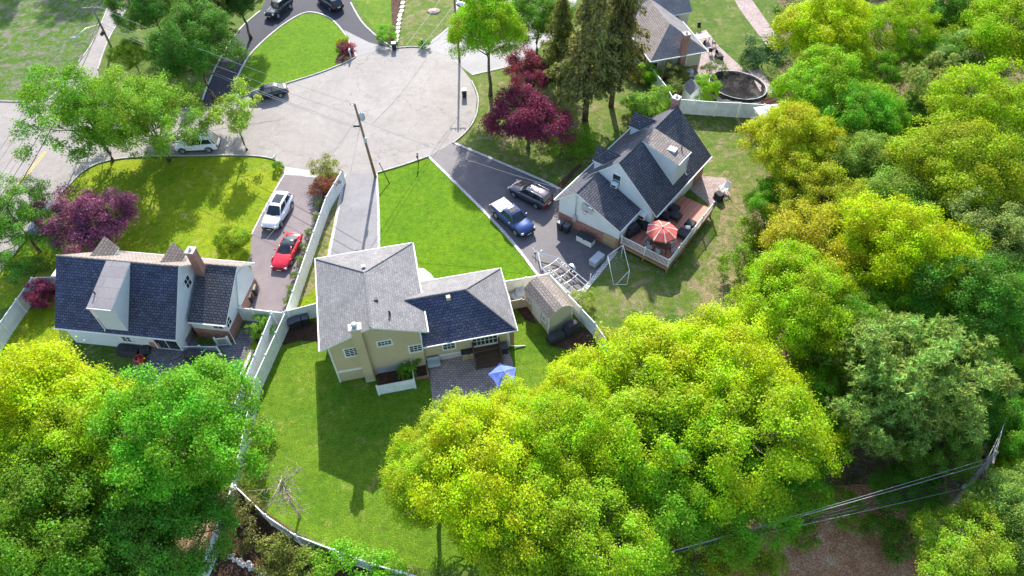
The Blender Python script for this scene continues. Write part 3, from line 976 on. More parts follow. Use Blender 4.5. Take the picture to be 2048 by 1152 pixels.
YG = (0.36, 0.53, 0.006)
YB = (0.50, 0.61, 0.004)
GO = (0.40, 0.45, 0.012)
GR = (0.20, 0.42, 0.014)
GB = (0.19, 0.46, 0.02)
DG = (0.12, 0.29, 0.02)
EV = (0.32, 0.46, 0.12)
OL = (0.36, 0.44, 0.10)
BG = (0.26, 0.41, 0.04)
PK = (0.32, 0.105, 0.19)
RD = (0.26, 0.045, 0.10)
SP = (0.30, 0.29, 0.075)
PI = (0.31, 0.45, 0.09)
for a in (
    # bottom left corner
    ('dense0', (85, 815), 6.3, YB, 'golden green tree behind the blue roofed house, broadest of the corner group'),
    ('dense1', (175, 930), 5.2, YG, 'yellow green tree leaning over the corner group below the golden one'),
    ('dense2', (25, 965), 5.0, YG, 'yellow green tree cut by the left edge of the photo'),
    ('dense3', (380, 880), 5.8, GB, 'tall bright green maple below the dark patio of the blue roofed house'),
    ('dense1', (285, 1040), 4.8, (0.12, 0.315, 0.022), 'deep green tree between the maple and the white fence corner'),
    ('dense2', (115, 1075), 5.2, (0.15, 0.3, 0.0132), 'shaded green tree at the very bottom left of the photo'),
    ('dense0', (225, 1105), 4.0, DG, 'dark green tree at the bottom edge beside the white fence'),
    ('dense3', (375, 985), 2.6, (0.18, 0.39, 0.0165), 'small light green tree beside the lower fence panels'),
    # the bright trees behind the tan house
    ('dense1', (1300, 760), 5.2, YB, 'bright yellow tree nearest the boat trailer and the cream shed'),
    ('dense3', (1440, 765), 5.0, YB, 'bright yellow tree below the worn lawn of the white house'),
    ('dense0', (1165, 800), 4.3, YB, 'bright yellow tree hanging over the blue canopy end of the patio'),
    ('dense2', (1300, 860), 5.8, YG, 'broad yellow green tree in the middle of the bright grove'),
    ('loose0', (1480, 890), 5.6, YG, 'loose yellow green tree on the right of the bright grove'),
    ('loose1', (1570, 835), 4.2, YG, 'yellow green tree between the bright grove and the grey pine'),
    ('loose0', (930, 890), 4.2, (0.42, 0.55, 0.03), 'pale lime tree overhanging the shaded back lawn'),
    ('dense1', (1010, 985), 5.2, YB, 'bright yellow tree standing in front of the back lawn'),
    ('dense0', (862, 950), 4.2, (0.43, 0.57, 0.015), 'lime tree at the sunny left edge of the bright grove, over the back lawn'),
    ('dense3', (1045, 862), 3.7, YB, 'bright yellow tree just below the blue canopy'),
    ('dense3', (1120, 900), 4.8, YG, 'yellow green tree filling the middle of the bottom grove'),
    ('loose1', (1350, 960), 4.6, GR, 'green loose tree beside the diagonal fence in the grove'),
    ('dense0', (1040, 1065), 4.4, (0.36, 0.495, 0.011), 'lime green tree at the lower end of the back lawn'),
    ('dense2', (1190, 1100), 4.6, (0.33, 0.51, 0.0132), 'lime green tree at the bottom edge under the diagonal fence'),
    ('loose0', (1460, 1000), 4.4, GR, 'green tree touching the low black cables'),
    ('dense0', (1575, 930), 3.2, GR, 'green tree at the upper left rim of the brown leaf clearing'),
    # the wood, back to front
    ('dense0', (1655, 65), 6.0, YB, 'golden yellow tree at the top of the wood beside the brick path'),
    ('dense1', (1668, 188), 5.2, (0.3, 0.51, 0.0132), 'fresh green tree beside the covered oval pool'),
    ('loose0', (1800, 65), 5.4, YG, 'yellow green tree at the top of the wood before the dark gap'),
    ('dense2', (1900, 20), 5.2, DG, 'dark green tree at the top edge of the wood'),
    ('dense3', (2010, 75), 6.0, YG, 'yellow tree in the top right corner'),
    ('loose1', (1925, 120), 4.6, EV, 'pale silver green tree below the top right yellow tree'),
    ('pine1', (1870, 195), 4.2, OL, 'small olive pine beside the dark gap in the wood'),
    ('dense0', (1590, 290), 4.7, (0.50, 0.54, 0.010), 'golden yellow tree beside the grey canopy and worn lawn'),
    ('dense2', (1735, 140), 4.2, GR, 'green tree between the pool and the top yellow trees'),
    ('dense0', (1840, 245), 3.6, DG, 'dark green tree low in the gap of the wood'),
    ('dense3', (1715, 520), 3.6, YG, 'lime tree between the golden tree and the bright yellow one'),
    ('loose0', (1890, 410), 4.6, YG, 'yellow green tree above the grey olive tree'),
    ('loose0', (1640, 118), 4.0, YG, 'lime tree between the top golden tree and the pool'),
    ('dense3', (1870, 130), 4.0, (0.22, 0.40, 0.03), 'mid green tree before the pale silver one'),
    ('loose1', (1745, 255), 4.0, GR, 'green tree filling the middle of the wood'),
    ('dense1', (1700, 330), 3.6, YG, 'lime tree behind the golden olive ones'),
    ('loose0', (1600, 345), 3.6, (0.42, 0.50, 0.012), 'small golden tree at the lawn edge'),
    ('dense3', (1850, 640), 4.2, GR, 'green tree just behind the crown of the large pine'),
    ('loose1', (1930, 700), 4.2, (0.20, 0.36, 0.03), 'mid green tree between the large pine and the right edge'),
    ('dense2', (1900, 780), 3.6, (0.16, 0.32, 0.03), 'deep green tree right of the large pine'),
    ('dense1', (1960, 560), 4.2, (0.26, 0.42, 0.03), 'mid green tree above the dark one by the pine'),
    ('loose0', (1870, 900), 3.0, (0.2, 0.36, 0.03), 'green sapling between the pines and the leaning pole'),
    ('loose1', (1650, 800), 3.6, GR, 'green tree between the grove and the lower pine'),
    ('dense1', (1690, 240), 4.4, GB, 'mid green tree in front of the fresh green one by the pool'),
    ('dense2', (1760, 330), 5.0, (0.30, 0.44, 0.06), 'silvery green tree in the middle of the wood'),
    ('loose0', (1960, 245), 6.0, YG, 'large yellow green tree at the right edge of the wood'),
    ('dense3', (1900, 345), 5.8, (0.375, 0.465, 0.0132), 'yellow green tree in the middle right of the wood'),
    ('dense1', (2020, 390), 5.0, (0.27, 0.42, 0.022), 'green tree cut by the right edge below the large yellow one'),
    ('loose1', (1650, 400), 4.8, GO, 'golden olive tree behind the white slatted chair'),
    ('dense3', (1560, 400), 3.0, GR, 'green bushy tree at the edge of the worn lawn'),
    ('dense0', (1780, 430), 4.6, BG, 'mid green tree in a hollow of the wood below the silvery one'),
    ('loose0', (1650, 505), 5.0, (0.51, 0.495, 0.0132), 'golden tree at the lawn edge of the wood'),
    ('dense2', (1585, 575), 4.4, YG, 'yellow green tree at the corner of the worn lawn'),
    ('dense1', (1820, 520), 5.2, YB, 'bright yellow tree standing among olive trees'),
    ('loose1', (1960, 470), 5.4, OL, 'grey olive tree beside the bright yellow one'),
    ('dense2', (1720, 590), 4.4, GR, 'green tree above the grey pine'),
    ('dense1', (1620, 640), 4.8, YG, 'yellow green tree between the lawn corner and the grey pine'),
    ('dense3', (1700, 690), 4.0, (0.165, 0.33, 0.0165), 'deep green tree tucked beside the grey pine'),
    ('pine0', (1798, 758), 5.3, PI, 'large grey green pine with tufted needles in the wood'),
    ('pine1', (1740, 845), 3.6, PI, 'lower grey green pine in front of the large one'),
    ('dense1', (1945, 610), 4.8, DG, 'dark green tree behind the large pine'),
    ('dense0', (2030, 560), 4.6, (0.18, 0.3, 0.055), 'dull green tree at the right edge of the wood'),
    ('loose1', (2030, 700), 4.6, GR, 'green tree at the right edge beside the large pine'),
    ('dense2', (1995, 800), 3.8, DG, 'dark green tree behind the leaning pole'),
    ('dense3', (2040, 850), 3.4, GB, 'fresh green tree at the right edge above the leaning pole'),
    ('dense0', (2048, 1055), 4.0, (0.255, 0.405, 0.066), 'pale green tree in the bottom right corner'),
    ('dense1', (1950, 1145), 3.8, (0.33, 0.48, 0.022), 'lime green tree at the bottom right edge'),
    ('dense3', (2030, 950), 2.4, YG, 'small yellow green tree right of the leaning pole'),
    ('loose0', (1815, 985), 2.2, DG, 'dark sapling at the foot of the leaning pole'),
):
    tree(*a, name='woodland_tree')

# street and garden trees
tree('airy0', (226, 322), 5.5, (0.20, 0.42, 0.02), 'open green street tree at the corner of the two roads', 'street_tree', base=True, turn=20)
tree('airy1', (338, 322), 4.9, (0.27, 0.45, 0.03), 'open green street tree beside the white road car', 'street_tree', base=True, turn=120)
tree('small', (468, 232), 3.0, (0.39, 0.54, 0.066), 'small leaning street tree with sparse tufts over the kerb', 'street_tree', turn=200)
tree('dense0', (975, 66), 4.7, (0.33, 0.54, 0.0132), 'fresh green tree on the verge of the turning circle', 'street_tree', zs=1.15, turn=60)
tree('airy1', (30, 440), 3.9, (0.18, 0.39, 0.033), 'green street tree at the left edge over a parked car', 'street_tree', turn=10)
tree('jap0', (184, 450), 3.9, PK, 'wide pink purple maple on the front lawn of the blue roofed house', 'japanese_maple')
tree('jap1', (1056, 246), 4.4, RD, 'dark red maple on the shaded lawn beside the conifers', 'japanese_maple', zs=1.0)
tree('jap0', (1066, 150), 3.4, (0.30, 0.055, 0.10), 'smaller brighter red maple behind the dark red one', 'japanese_maple', zs=1.0)
tree('dense2', (378, 78), 5.9, (0.105, 0.255, 0.022), 'dark green ivy clad tree between the street and the curved drive', 'tree', zs=0.95)
tree('dense1', (300, 15), 4.2, (0.12, 0.28, 0.03), 'green tree at the top edge between the street and the dark tree')
tree('spruce1', (430, 110), 4.6, (0.09, 0.135, 0.033), 'dark spruce leaning over the curved drive', 'spruce_tree', base=True, zs=0.62)
tree('dense0', (475, -5), 3.8, (0.09, 0.195, 0.022), 'dark tree at the top edge beside the curved drive', 'tree')
tree('loose0', (262, 110), 2.6, (0.285, 0.42, 0.022), 'light green sapling behind the street light pole', 'tree')
tree('dense2', (1075, 20), 4.2, (0.16, 0.34, 0.02), 'green tree behind the red maples at the top edge')
tree('spruce0', (1170, 240), 5.0, SP, 'tallest dark conifer with a bare lower trunk', 'conifer', base=True)
tree('spruce1', (1222, 212), 4.4, (0.195, 0.18, 0.0385), 'brownish conifer beside the grey hipped roof', 'conifer', base=True, zs=1.05)
tree('spruce1', (1118, 190), 3.8, (0.21, 0.225, 0.033), 'thin conifer behind the tallest one', 'conifer', base=True, zs=0.95)
for a in (
    ('ball', (466, 482), 2.0, (0.3, 0.45, 0.022), 'round green bush beside the white car'),
    ('bush1', (648, 338), 1.5, (0.33, 0.36, 0.055), 'green and red shrub at the drive mouth'),
    ('bush2', (646, 372), 1.3, (0.3, 0.105, 0.055), 'red brown shrub below the green one at the drive mouth'),
    ('ball', (82, 592), 1.5, RD, 'dark red bush in the fence corner of the blue roofed house'),
    ('bush1', (62, 545), 1.7, (0.15, 0.3, 0.055), 'feathery green shrub outside the fence corner'),
    ('bush2', (556, 331), 0.7, (0.21, 0.39, 0.033), 'tuft of grass round the mailbox post'),
    ('bush0', (688, 98), 0.9, RD, 'red leaved shrub at the tip of the island lawn'),
    ('bush1', (700, 92), 0.7, (0.45, 0.075, 0.066), 'small red flowering shrub on the island lawn'),
    ('bush2', (684, 82), 0.9, (0.39, 0.495, 0.022), 'lime shrub behind the red ones on the island lawn'),
    ('bush0', (771, 66), 1.3, (0.21, 0.495, 0.022), 'bright green shrub beside the stone edging'),
    ('bush1', (849, 88), 0.8, (0.15, 0.36, 0.033), 'low green shrub by the far mailbox'),
    ('ball', (1294, 152), 1.5, (0.27, 0.51, 0.0165), 'bright round bush in front of the hipped house'),
    ('bush1', (1268, 148), 1.0, (0.51, 0.405, 0.022), 'orange green bush beside the round one'),
    ('bush2', (1262, 132), 1.1, (0.24, 0.42, 0.176), 'blue green bush under the conifer'),
    ('bush0', (1334, 146), 1.5, (0.36, 0.39, 0.088), 'cream edged bush by the brick wall'),
    ('bush1', (1355, 150), 1.3, (0.18, 0.225, 0.055), 'dull green bush by the brick wall'),
    ('bush2', (1348, 172), 1.4, (0.225, 0.285, 0.066), 'olive bush inside the white fence'),
    ('ball', (1411, 178), 1.7, (0.3, 0.57, 0.0165), 'vivid green bush beside the pool'),
    ('bush0', (1432, 140), 1.2, (0.21, 0.3, 0.088), 'grassy clump behind the pool'),
    ('bush2', (1298, 205), 2.2, (0.27, 0.465, 0.044), 'broad green shrub behind the chimney gable'),
    ('bush0', (1330, 200), 1.6, (0.255, 0.45, 0.033), 'green shrub touching the white fence behind the gable'),
    ('bush0', (1265, 213), 1.5, (0.15, 0.33, 0.033), 'dark green shrub below the conifers'),
    ('bush1', (1530, 108), 2.4, (0.09, 0.195, 0.066), 'dark blue green shrub beside the brick path'),
    ('bush2', (1500, 120), 1.6, (0.135, 0.255, 0.066), 'dark shrub behind the pool deck'),
    ('bush1', (820, 736), 1.0, (0.21, 0.42, 0.022), 'green shrub in the brick edged bed by the patio'),
    ('bush2', (520, 655), 1.2, (0.255, 0.495, 0.033), 'leafy green shrub inside the side gate'),
    ('bush0', (1165, 598), 0.9, (0.39, 0.48, 0.066), 'pale weeds behind the boat trailer'),
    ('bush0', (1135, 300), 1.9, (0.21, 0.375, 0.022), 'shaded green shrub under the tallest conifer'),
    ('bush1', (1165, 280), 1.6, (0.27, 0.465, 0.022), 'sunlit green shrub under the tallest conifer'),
    ('bush0', (480, 1050), 1.6, (0.21, 0.21, 0.055), 'brown green shrub beyond the lower fence corner'),
    ('bush1', (555, 1120), 1.6, (0.27, 0.3, 0.055), 'olive shrub below the curved back fence'),
    ('bush2', (630, 1135), 1.5, (0.285, 0.375, 0.055), 'grey green shrub below the curved back fence'),
    ('bush0', (705, 1135), 1.9, (0.21, 0.51, 0.022), 'bright green shrub hiding the curved back fence'),
    ('bush1', (775, 1150), 1.5, (0.24, 0.525, 0.022), 'bright green shrub at the bottom edge'),
    ('bush2', (505, 955), 1.3, (0.225, 0.3, 0.055), 'scrubby shrub behind the dead tree'),
    ('bush1', (522, 860), 1.2, (0.24, 0.375, 0.055), 'thin green shrub between the maple and the dead tree'),
    ('bush0', (1390, 1085), 1.8, (0.30, 0.46, 0.02), 'sunny shrub at the left rim of the brown clearing'),
    ('bush1', (1450, 1120), 1.7, (0.40, 0.46, 0.02), 'yellow green shrub in the brown clearing'),
    ('bush2', (1330, 1125), 1.9, (0.22, 0.36, 0.02), 'green shrub at the bottom edge left of the clearing'),
    ('bush2', (1600, 1060), 1.3, (0.22, 0.38, 0.02), 'small green shrub in the middle of the brown clearing'),
    ('bush1', (1530, 1125), 1.4, (0.30, 0.44, 0.02), 'lime shrub at the bottom of the brown clearing'),
    ('bush0', (1700, 1020), 1.4, (0.22, 0.38, 0.02), 'green shrub under the low cables'),
    ('bush1', (1780, 1075), 1.8, (0.12, 0.26, 0.02), 'dark green shrub at the right rim of the clearing'),
    ('bush0', (1480, 525), 1.6, (0.24, 0.42, 0.022), 'low shrub at the edge of the worn lawn'),
    ('bush1', (1505, 470), 1.7, (0.3, 0.45, 0.022), 'light shrub at the edge of the wood'),
    ('bush2', (1490, 600), 1.8, (0.36, 0.495, 0.0165), 'lime shrub at the lower corner of the worn lawn'),
):
    tree(*a, name='garden_shrub', cat='shrub')
for k, (u, v, r_) in enumerate(((641, 412, .5), (633, 440, .5), (622, 470, .55), (612, 500, .5), (603, 528, .55), (594, 556, .5), (586, 585, .55), (579, 606, .5))):
    tree('bush%d' % (k % 3), (u, v), r_, (0.225, 0.33, 0.066), 'small hedge plant along the white fence of the pinkish drive', 'hedge_plant', 'plant', base=True, group='hedge plants along the drive fence')


# trees beyond the top of the frame, whose shade falls on the verge and the lawns
for x, y, r_, lb in ((-62, 118, 6, 'tall tree beyond the top left verge'), (-50, 124, 6, 'tall tree behind the top left verge, nearer the street'), (-76, 112, 6, 'tall tree at the far left beyond the verge'), (-72, 88, 5, 'tree outside the left edge by the side road'), (-70, 78, 5, 'tree outside the left edge by the street'),
                     (38, 122, 6, 'tall tree beyond the hipped house lawn'), (48, 116, 6, 'tall tree at the head of the brick path'), (28, 118, 5, 'tall tree behind the hipped house')):
    tm_ = TK['loose0']
    o = thing('shade_tree', lb, 'tree', (x, y, 0), 33 * r_ + x); o.scale = (r_ / 5, r_ / 5, r_ / 5 * 1.15)
    for n_, me_ in (('trunk', tm_[0]), ('crown', tm_[1])):
        c_ = bpy.data.objects.new(n_, me_); C.objects.link(c_); c_.parent = o; c_.color = (*GR, 1)


# bare dead tree on the back lawn and the broken limb by the pole
def dead(name, label, base, H, seed, lean, spread, nb, r0=0.13):
    rng = np.random.default_rng(seed)
    o = thing(name, label, 'dead tree', (base[0], base[1], 0))
    mb = MB()
    tp = [V3((lean[0] * t ** 1.3, lean[1] * t ** 1.3, H * t)) + V3((rng.normal(), rng.normal(), 0)) * 0.06 for t in np.linspace(0, 1, 9)]
    mb.tube(tp, [r0 * (1 - 0.85 * t) for t in np.linspace(0, 1, 9)], 7)
    mb.build('trunk', M['bark_pale'], o)
    br = MB()
    for i in range(nb):
        k = rng.integers(4, 9)
        a = tp[k]
        d = unit(rng.normal(size=3) + V3((0, 0, 0.15))) * spread * rng.uniform(0.5, 1.2)
        b = a + d * 0.5 + rng.normal(size=3) * 0.15
        c = a + d + V3((0, 0, -0.25))
        br.tube([a, b, c], [0.045, 0.03, 0.012], 4)
        for j in range(4):
            q = b + (c - b) * rng.uniform(0, 1)
            e = q + rng.normal(size=3) * 0.55
            br.tube([q, (q + e) / 2 + rng.normal(size=3) * 0.1, e], [0.018, 0.014, 0.007], 3)
    br.build('branches', M['bark_pale'], o)
    return o


dead('dead_tree', 'bare dead tree standing on the back lawn', G(597, 1030), 5.4, 3, (0.1, 0.3), 1.7, 24, 0.11)
dead('broken_limb', 'bare broken limb beside the leaning pole', G(1895, 1090), 3.0, 9, (0.9, 1.2), 1.5, 9, 0.08)


# ground cover under the trees
def inside(px, poly):
    x, y = px
    c = False
    j = len(poly) - 1
    for i in range(len(poly)):
        if (poly[i][1] > y) != (poly[j][1] > y) and x < (poly[j][0] - poly[i][0]) * (y - poly[i][1]) / (poly[j][1] - poly[i][1]) + poly[i][0]:
            c = not c
        j = i
    return c


def cover(name, poly_px, n, seed, leaf, hgt, col, per=70, avoid=None):
    rng = np.random.default_rng(seed)
    poly = [G(*p)[:2] for p in poly_px]
    av = [G(*p)[:2] for p in avoid] if avoid else None
    lo = np.min(poly, 0); hi = np.max(poly, 0)
    lo = np.maximum(lo, (-60, 18)); hi = np.minimum(hi, (75, 110))
    P = []
    while len(P) < n:
        q = rng.uniform(lo, hi)
        if not inside(q, poly) or (av and inside(q, av)):
            continue
        P.append(q)
    P = np.repeat(np.array(P), per, axis=0)
    m = len(P)
    rr = np.repeat(rng.uniform(0.5, 1.4, n), per)
    d = unit(rng.normal(size=(m, 3)) + np.array([0, 0, .5]))
    d[:, 2] = np.abs(d[:, 2])
    X = np.zeros((m, 3)); X[:, :2] = P
    X += d * (rr * rng.uniform(0.6, 1, m))[:, None] * np.array([1, 1, hgt])
    Nn = unit(d * 0.4 + np.array([0, 0, 0.7]) + rng.normal(size=(m, 3)) * 0.5)
    me = quads_mesh(name, X, Nn, leaf * rng.uniform(0.6, 1.4, m), rng.uniform(0.5, 0.9, (m, 1)), rng, M['leaf'])
    o = bpy.data.objects.new(name, me); C.objects.link(o)
    o.color = (*col, 1)
    o['kind'] = 'stuff'
    o['label'] = 'leafy undergrowth covering the floor of the wood'
    return o


cover('undergrowth', FOREST, 1100, 5, 0.24, 1.0, (0.165, 0.285, 0.0275), avoid=[(1470, 1050), (1600, 985), (1740, 975), (1820, 1030), (1860, 1200), (1430, 1200)])


# ---------------------------------------------------------------- houses
def win(root, c, ax, w_, h_, cols=2, rows=2, nrm=None, name='window', frame='trim', label=None):
    """window on a wall: c centre, ax level direction along the wall, nrm outward"""
    c = V3(c); ax = unit(V3(ax)); up = V3((0, 0, 1)); n = unit(V3(nrm))
    fr = MB()

    def bar(u0, u1, v0, v1, d0, d1):
        vs = []
        for dd in (d0, d1):
            for (uu, vv) in ((u0, v0), (u1, v0), (u1, v1), (u0, v1)):
                vs.append(c + ax * uu + up * vv + n * dd)
        fr.add(vs, [(3, 2, 1, 0), (4, 5, 6, 7), (0, 1, 5, 4), (1, 2, 6, 5), (2, 3, 7, 6), (3, 0, 4, 7)])
    W, H, t = w_ / 2, h_ / 2, 0.12
    bar(-W - t, W + t, H, H + t, -0.02, 0.06)
    bar(-W - t, W + t, -H - t, -H, -0.02, 0.09)
    bar(-W - t, -W, -H, H, -0.02, 0.06)
    bar(W, W + t, -H, H, -0.02, 0.06)
    for i in range(1, cols):
        x = -W + w_ * i / cols
        bar(x - 0.022, x + 0.022, -H, H, 0.0, 0.04)
    for i in range(1, rows):
        z = -H + h_ * i / rows
        for k in range(cols):
            bar(-W + w_ * k / cols + 0.022, -W + w_ * (k + 1) / cols - 0.022, z - 0.022, z + 0.022, 0.0, 0.038)
    f = fr.build(name, M[frame], root)
    g_ = MB()
    g_.add([c + ax * a + up * b + n * 0.012 for a, b in ((-W, -H), (W, -H), (W, H), (-W, H))], [(0, 1, 2, 3)])
    g_.build('pane', M['glass'], f)
    if label:
        f['label'] = label
    return f


def vent_pipe(root, p, h=0.45, r=0.06, name='vent_pipe'):
    mb = MB(); mb.tube([p, (p[0], p[1], p[2] + h)], r, 8)
    return mb.build(name, M['black'], root)


def gutter(root, pts, r=0.065, name='gutter'):
    mb = MB(); mb.tube(pts, r, 6, sm=False)
    return mb.build(name, M['trim'], root)


def chimney(root, x0, x1, y0, y1, z0, z1, mat='brick', cap='concrete', flue=True):
    mb = MB(); mb.box(x0, x1, y0, y1, z0, z1)
    ch = mb.build('chimney', M[mat], root)
    mb = MB(); mb.box(x0 - .05, x1 + .05, y0 - .05, y1 + .05, z1 + .002, z1 + .1)
    mb.build('chimney_cap', M[cap], ch)
    if flue:
        cx, cy = (x0 + x1) / 2, (y0 + y1) / 2
        mb = MB(); mb.lathe((cx, cy, z1 + .1), [(.14, 0), (.14, .16), (.1, .16), (.1, .02)], 10)
        mb.build('flue', M['black'] if mat != 'brick' else M['concrete'], ch)
    return ch


def ridge_cap(mb, a, b, m=0):
    mb.tube([a, b], 0.09, 6, m, sm=False)


def cape_house(root, fr, sgn, L0, L1, wingL, mats, mainrf):
    """shared plan of the two capes: x across the gable from the street side, y along the ridge.
    the wing spans y 0..wingL*sgn, the main block L0..L1 (times sgn)"""
    sh, shd = mats
    s = sgn
    EZ, SL = 2.72, 0.936
    RX = 4.1; RZ = EZ + (RX + 0.6) * SL
    Wx = 8.05
    wy0, wy1 = 0.0, wingL * s
    # walls
    mb = MB()
    prof = [(0.0, 0.0), (6.15, 0.0), (6.15, 2.45), (1.8, 4.75), (0.0, 3.15)]
    mb.prism(prof, 'y', wy0, wy1 - 0.0 * s)
    mb.build('wing_wall', M['white_siding'], root)
    my0, my1 = (L0 + .32) * s, (L1 - .32) * s
    zf = EZ + 0.6 * SL - .12
    mb = MB()
    mb.prism([(0.05, 0), (Wx, 0), (Wx, EZ + 0.05), (RX, RZ - .16), (0.05, zf - .02)], 'y', my0, my1)
    mb.build('main_wall', M['white_siding'], root)
    # brick base, just proud of the siding
    mb = MB()
    mb.prism([(-.03, 0), (6.19, 0), (6.19, 1.3), (-.03, 1.3)], 'y', wy0 - 0.03 * s, wy1)
    mb.build('brick_base', M['brick'], root)
    # roofs
    def slab(name, pts, mat):
        q = MB(); P = [V3(p) for p in pts]
        n = np.cross(P[1] - P[0], P[2] - P[0])
        if n[2] < 0:
            P = P[::-1]
        q.slab(P, 0.17)
        return q.build(name, [M[mat], M['trim']], root)
    wz = EZ + 2.4 * SL
    ya, yb = -0.22 * s, (wingL) * s
    slab('wing_roof', [(-.6, ya, EZ), (1.8, ya, wz), (1.8, yb, wz), (-.6, yb, EZ)], sh)
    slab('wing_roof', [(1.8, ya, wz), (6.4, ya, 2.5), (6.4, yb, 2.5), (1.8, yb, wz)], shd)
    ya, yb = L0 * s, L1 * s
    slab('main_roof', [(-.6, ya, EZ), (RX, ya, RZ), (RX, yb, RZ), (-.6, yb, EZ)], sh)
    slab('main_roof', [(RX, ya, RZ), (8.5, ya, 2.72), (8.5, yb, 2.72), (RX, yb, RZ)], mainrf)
    q = MB(); ridge_cap(q, (RX, ya, RZ - .02), (RX, yb, RZ - .02)); q.build('ridge_cap', M[sh], root)
    q = MB(); ridge_cap(q, (1.8, -.22 * s, wz - .02), (1.8, wingL * s, wz - .02)); q.build('ridge_cap', M[sh], root)
    gutter(root, [(-.68, -.22 * s, EZ - .03), (-.68, L1 * s, EZ - .03)])
    gutter(root, [(8.58, L0 * s, 2.69), (8.58, L1 * s, 2.69)])
    gutter(root, [(6.48, -.22 * s, 2.46), (6.48, (wingL - .05) * s, 2.46)])
    return RX, RZ, EZ, SL, wz


def shed_dormer(root, s, y0, y1, RX, RZ, xf, zf, roofmat, roof_slope, skylight=None):
    ya, yb = min(y0 * s, y1 * s), max(y0 * s, y1 * s)
    mr = lambda x: RZ - (x - RX) * roof_slope     # the main roof below it
    q = MB()
    q.prism([(RX + .3, RZ - .4), (RX + .3, RZ - .16), (xf, zf - .12), (xf, mr(xf) - .3)], 'y', ya + .06, yb - .06)
    d = q.build('shed_dormer', M['white_siding'], root)
    q = MB()
    P = [(RX - .02, ya, RZ + .05), (RX - .02, yb, RZ + .05), (xf + .16, yb, zf + .02), (xf + .16, ya, zf + .02)]
    n = np.cross(V3(P[1]) - V3(P[0]), V3(P[2]) - V3(P[0]))
    q.slab(P if n[2] > 0 else P[::-1], 0.13)
    q.build('dormer_roof', [M[roofmat], M['trim']], d)
    q = MB()
    q.tube([(xf + .22, ya, zf - .04), (xf + .22, yb, zf - .04)], .055, 6, sm=False)
    yy = ya + .02 if s < 0 else yb - .02
    q.tube([(xf + .22, yy, zf - .06), (xf + .06, yy, zf - .35), (xf + .08, yy, mr(xf + .08) + .06), (8.45, yy, mr(8.45) + .1)], .05, 6, sm=False)
    q.build('downpipe', M['trim'], d)
    return d


def gable_dormer(root, s, yc, RX, RZ, EZ, SL, mat, hw=0.62, zr=6.3, ze=5.15, xf=.95):
    y = yc * s
    rf = lambda x: EZ + (x + .6) * SL
    q = MB()
    xb = (zr - EZ) / SL - .6
    q.add([(xf, y - hw, rf(xf) - .15), (xf, y + hw, rf(xf) - .15), (xf, y + hw, ze), (xf, y, zr - .14), (xf, y - hw, ze),
           (xf + (ze - rf(xf)) / SL, y - hw, ze), (xf + (ze - rf(xf)) / SL, y + hw, ze), (xb - .3, y, zr - .14)],
          [(0, 1, 2, 3, 4), (0, 4, 5), (1, 6, 2)])
    d = q.build('gable_dormer', M['white_siding'], root)
    o = .13
    sl = (zr - ze) / hw
    xe = (ze - o * sl - EZ) / SL - .6
    for k in (-1, 1):
        q = MB()
        P = [(xf - .2, y, zr), (xb, y, zr), (xe, y + k * (hw + o), ze - o * sl), (xf - .2, y + k * (hw + o), ze - o * sl)]
        n = np.cross(V3(P[1]) - V3(P[0]), V3(P[2]) - V3(P[0]))
        q.slab(P if n[2] > 0 else P[::-1], .1)
        q.build('dormer_roof', [M[mat], M['trim']], d)
    zc_ = (ze + rf(xf)) / 2 + .15
    win(d, (xf, y, zc_), (0, 1, 0), .62, .8, 2, 2, (-1, 0, 0))
    return d


# --- house on the left: white cape with blue black roof
FA = Frame((-23.903, 43.135), -98.566)
HA = thing('cape_house', 'white house with blue black shingle roof and brick chimneys, on the left', 'house', FA.o, FA.deg)
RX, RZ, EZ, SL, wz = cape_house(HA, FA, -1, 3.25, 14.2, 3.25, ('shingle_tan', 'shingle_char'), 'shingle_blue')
shed_dormer(HA, -1, 7.45, 9.6, RX, RZ, 8.25, 6.05, 'membrane', 1.0)
gable_dormer(HA, -1, 5.65, RX, RZ, EZ, SL, 'shingle_tan')
gable_dormer(HA, -1, 12.05, RX, RZ, EZ, SL, 'shingle_tan')
chimney(HA, 2.05, 2.75, -3.2, -2.55, 4.2, 7.25)
chimney(HA, 4.2, 5.2, -14.75, -13.9, 0, 5.6)
vent_pipe(HA, (7.2, -9.35, 6.2), .5)
_z6 = lambda x, y: (320 + x / 5.908, 470 + y / 5.908)
_z7 = lambda x, y: (240 + x / 5.908, 600 + y / 5.908)
p = FA.at_y(_z6(325, 555), -3.57); win(HA, (p[0], -3.57, p[2]), (1, 0, 0), .8, 1.05, 2, 2, (0, 1, 0))
p = FA.at_y(_z6(792, 1025), 0); win(HA, (p[0] - .1, 0.0, 2.0), (1, 0, 0), .8, .8, 2, 2, (0, 1, 0))
p = FA.at_x(_z7(1160, 315), 6.15); win(HA, (6.15, p[1], 1.95), (0, 1, 0), .9, .62, 2, 2, (1, 0, 0))
p = FA.at_x(_z7(75, 455), 8.05); win(HA, (8.05, p[1], p[2] - .05), (0, 1, 0), .8, .6, 2, 2, (1, 0, 0))
p = FA.at_x(_z7(545, 500), 8.05)
win(HA, (8.05, p[1], 1.45), (0, 1, 0), 2.1, 1.75, 2, 1, (1, 0, 0), name='patio_door')
p = FA.at_x(_z7(410, 520), 8.05)
q = MB(); q.box(8.055, 8.1, p[1] - .45, p[1] + .45, .35, 1.3); q.build('brick_panel', M['brick'], HA)
q = MB(); q.tube([(-.68, .05, 2.6), (-.3, .1, 2.3), (.0, .12, 2.1), (.0, .12, .1)], .05, 6); q.build('downpipe', M['trim'], HA)
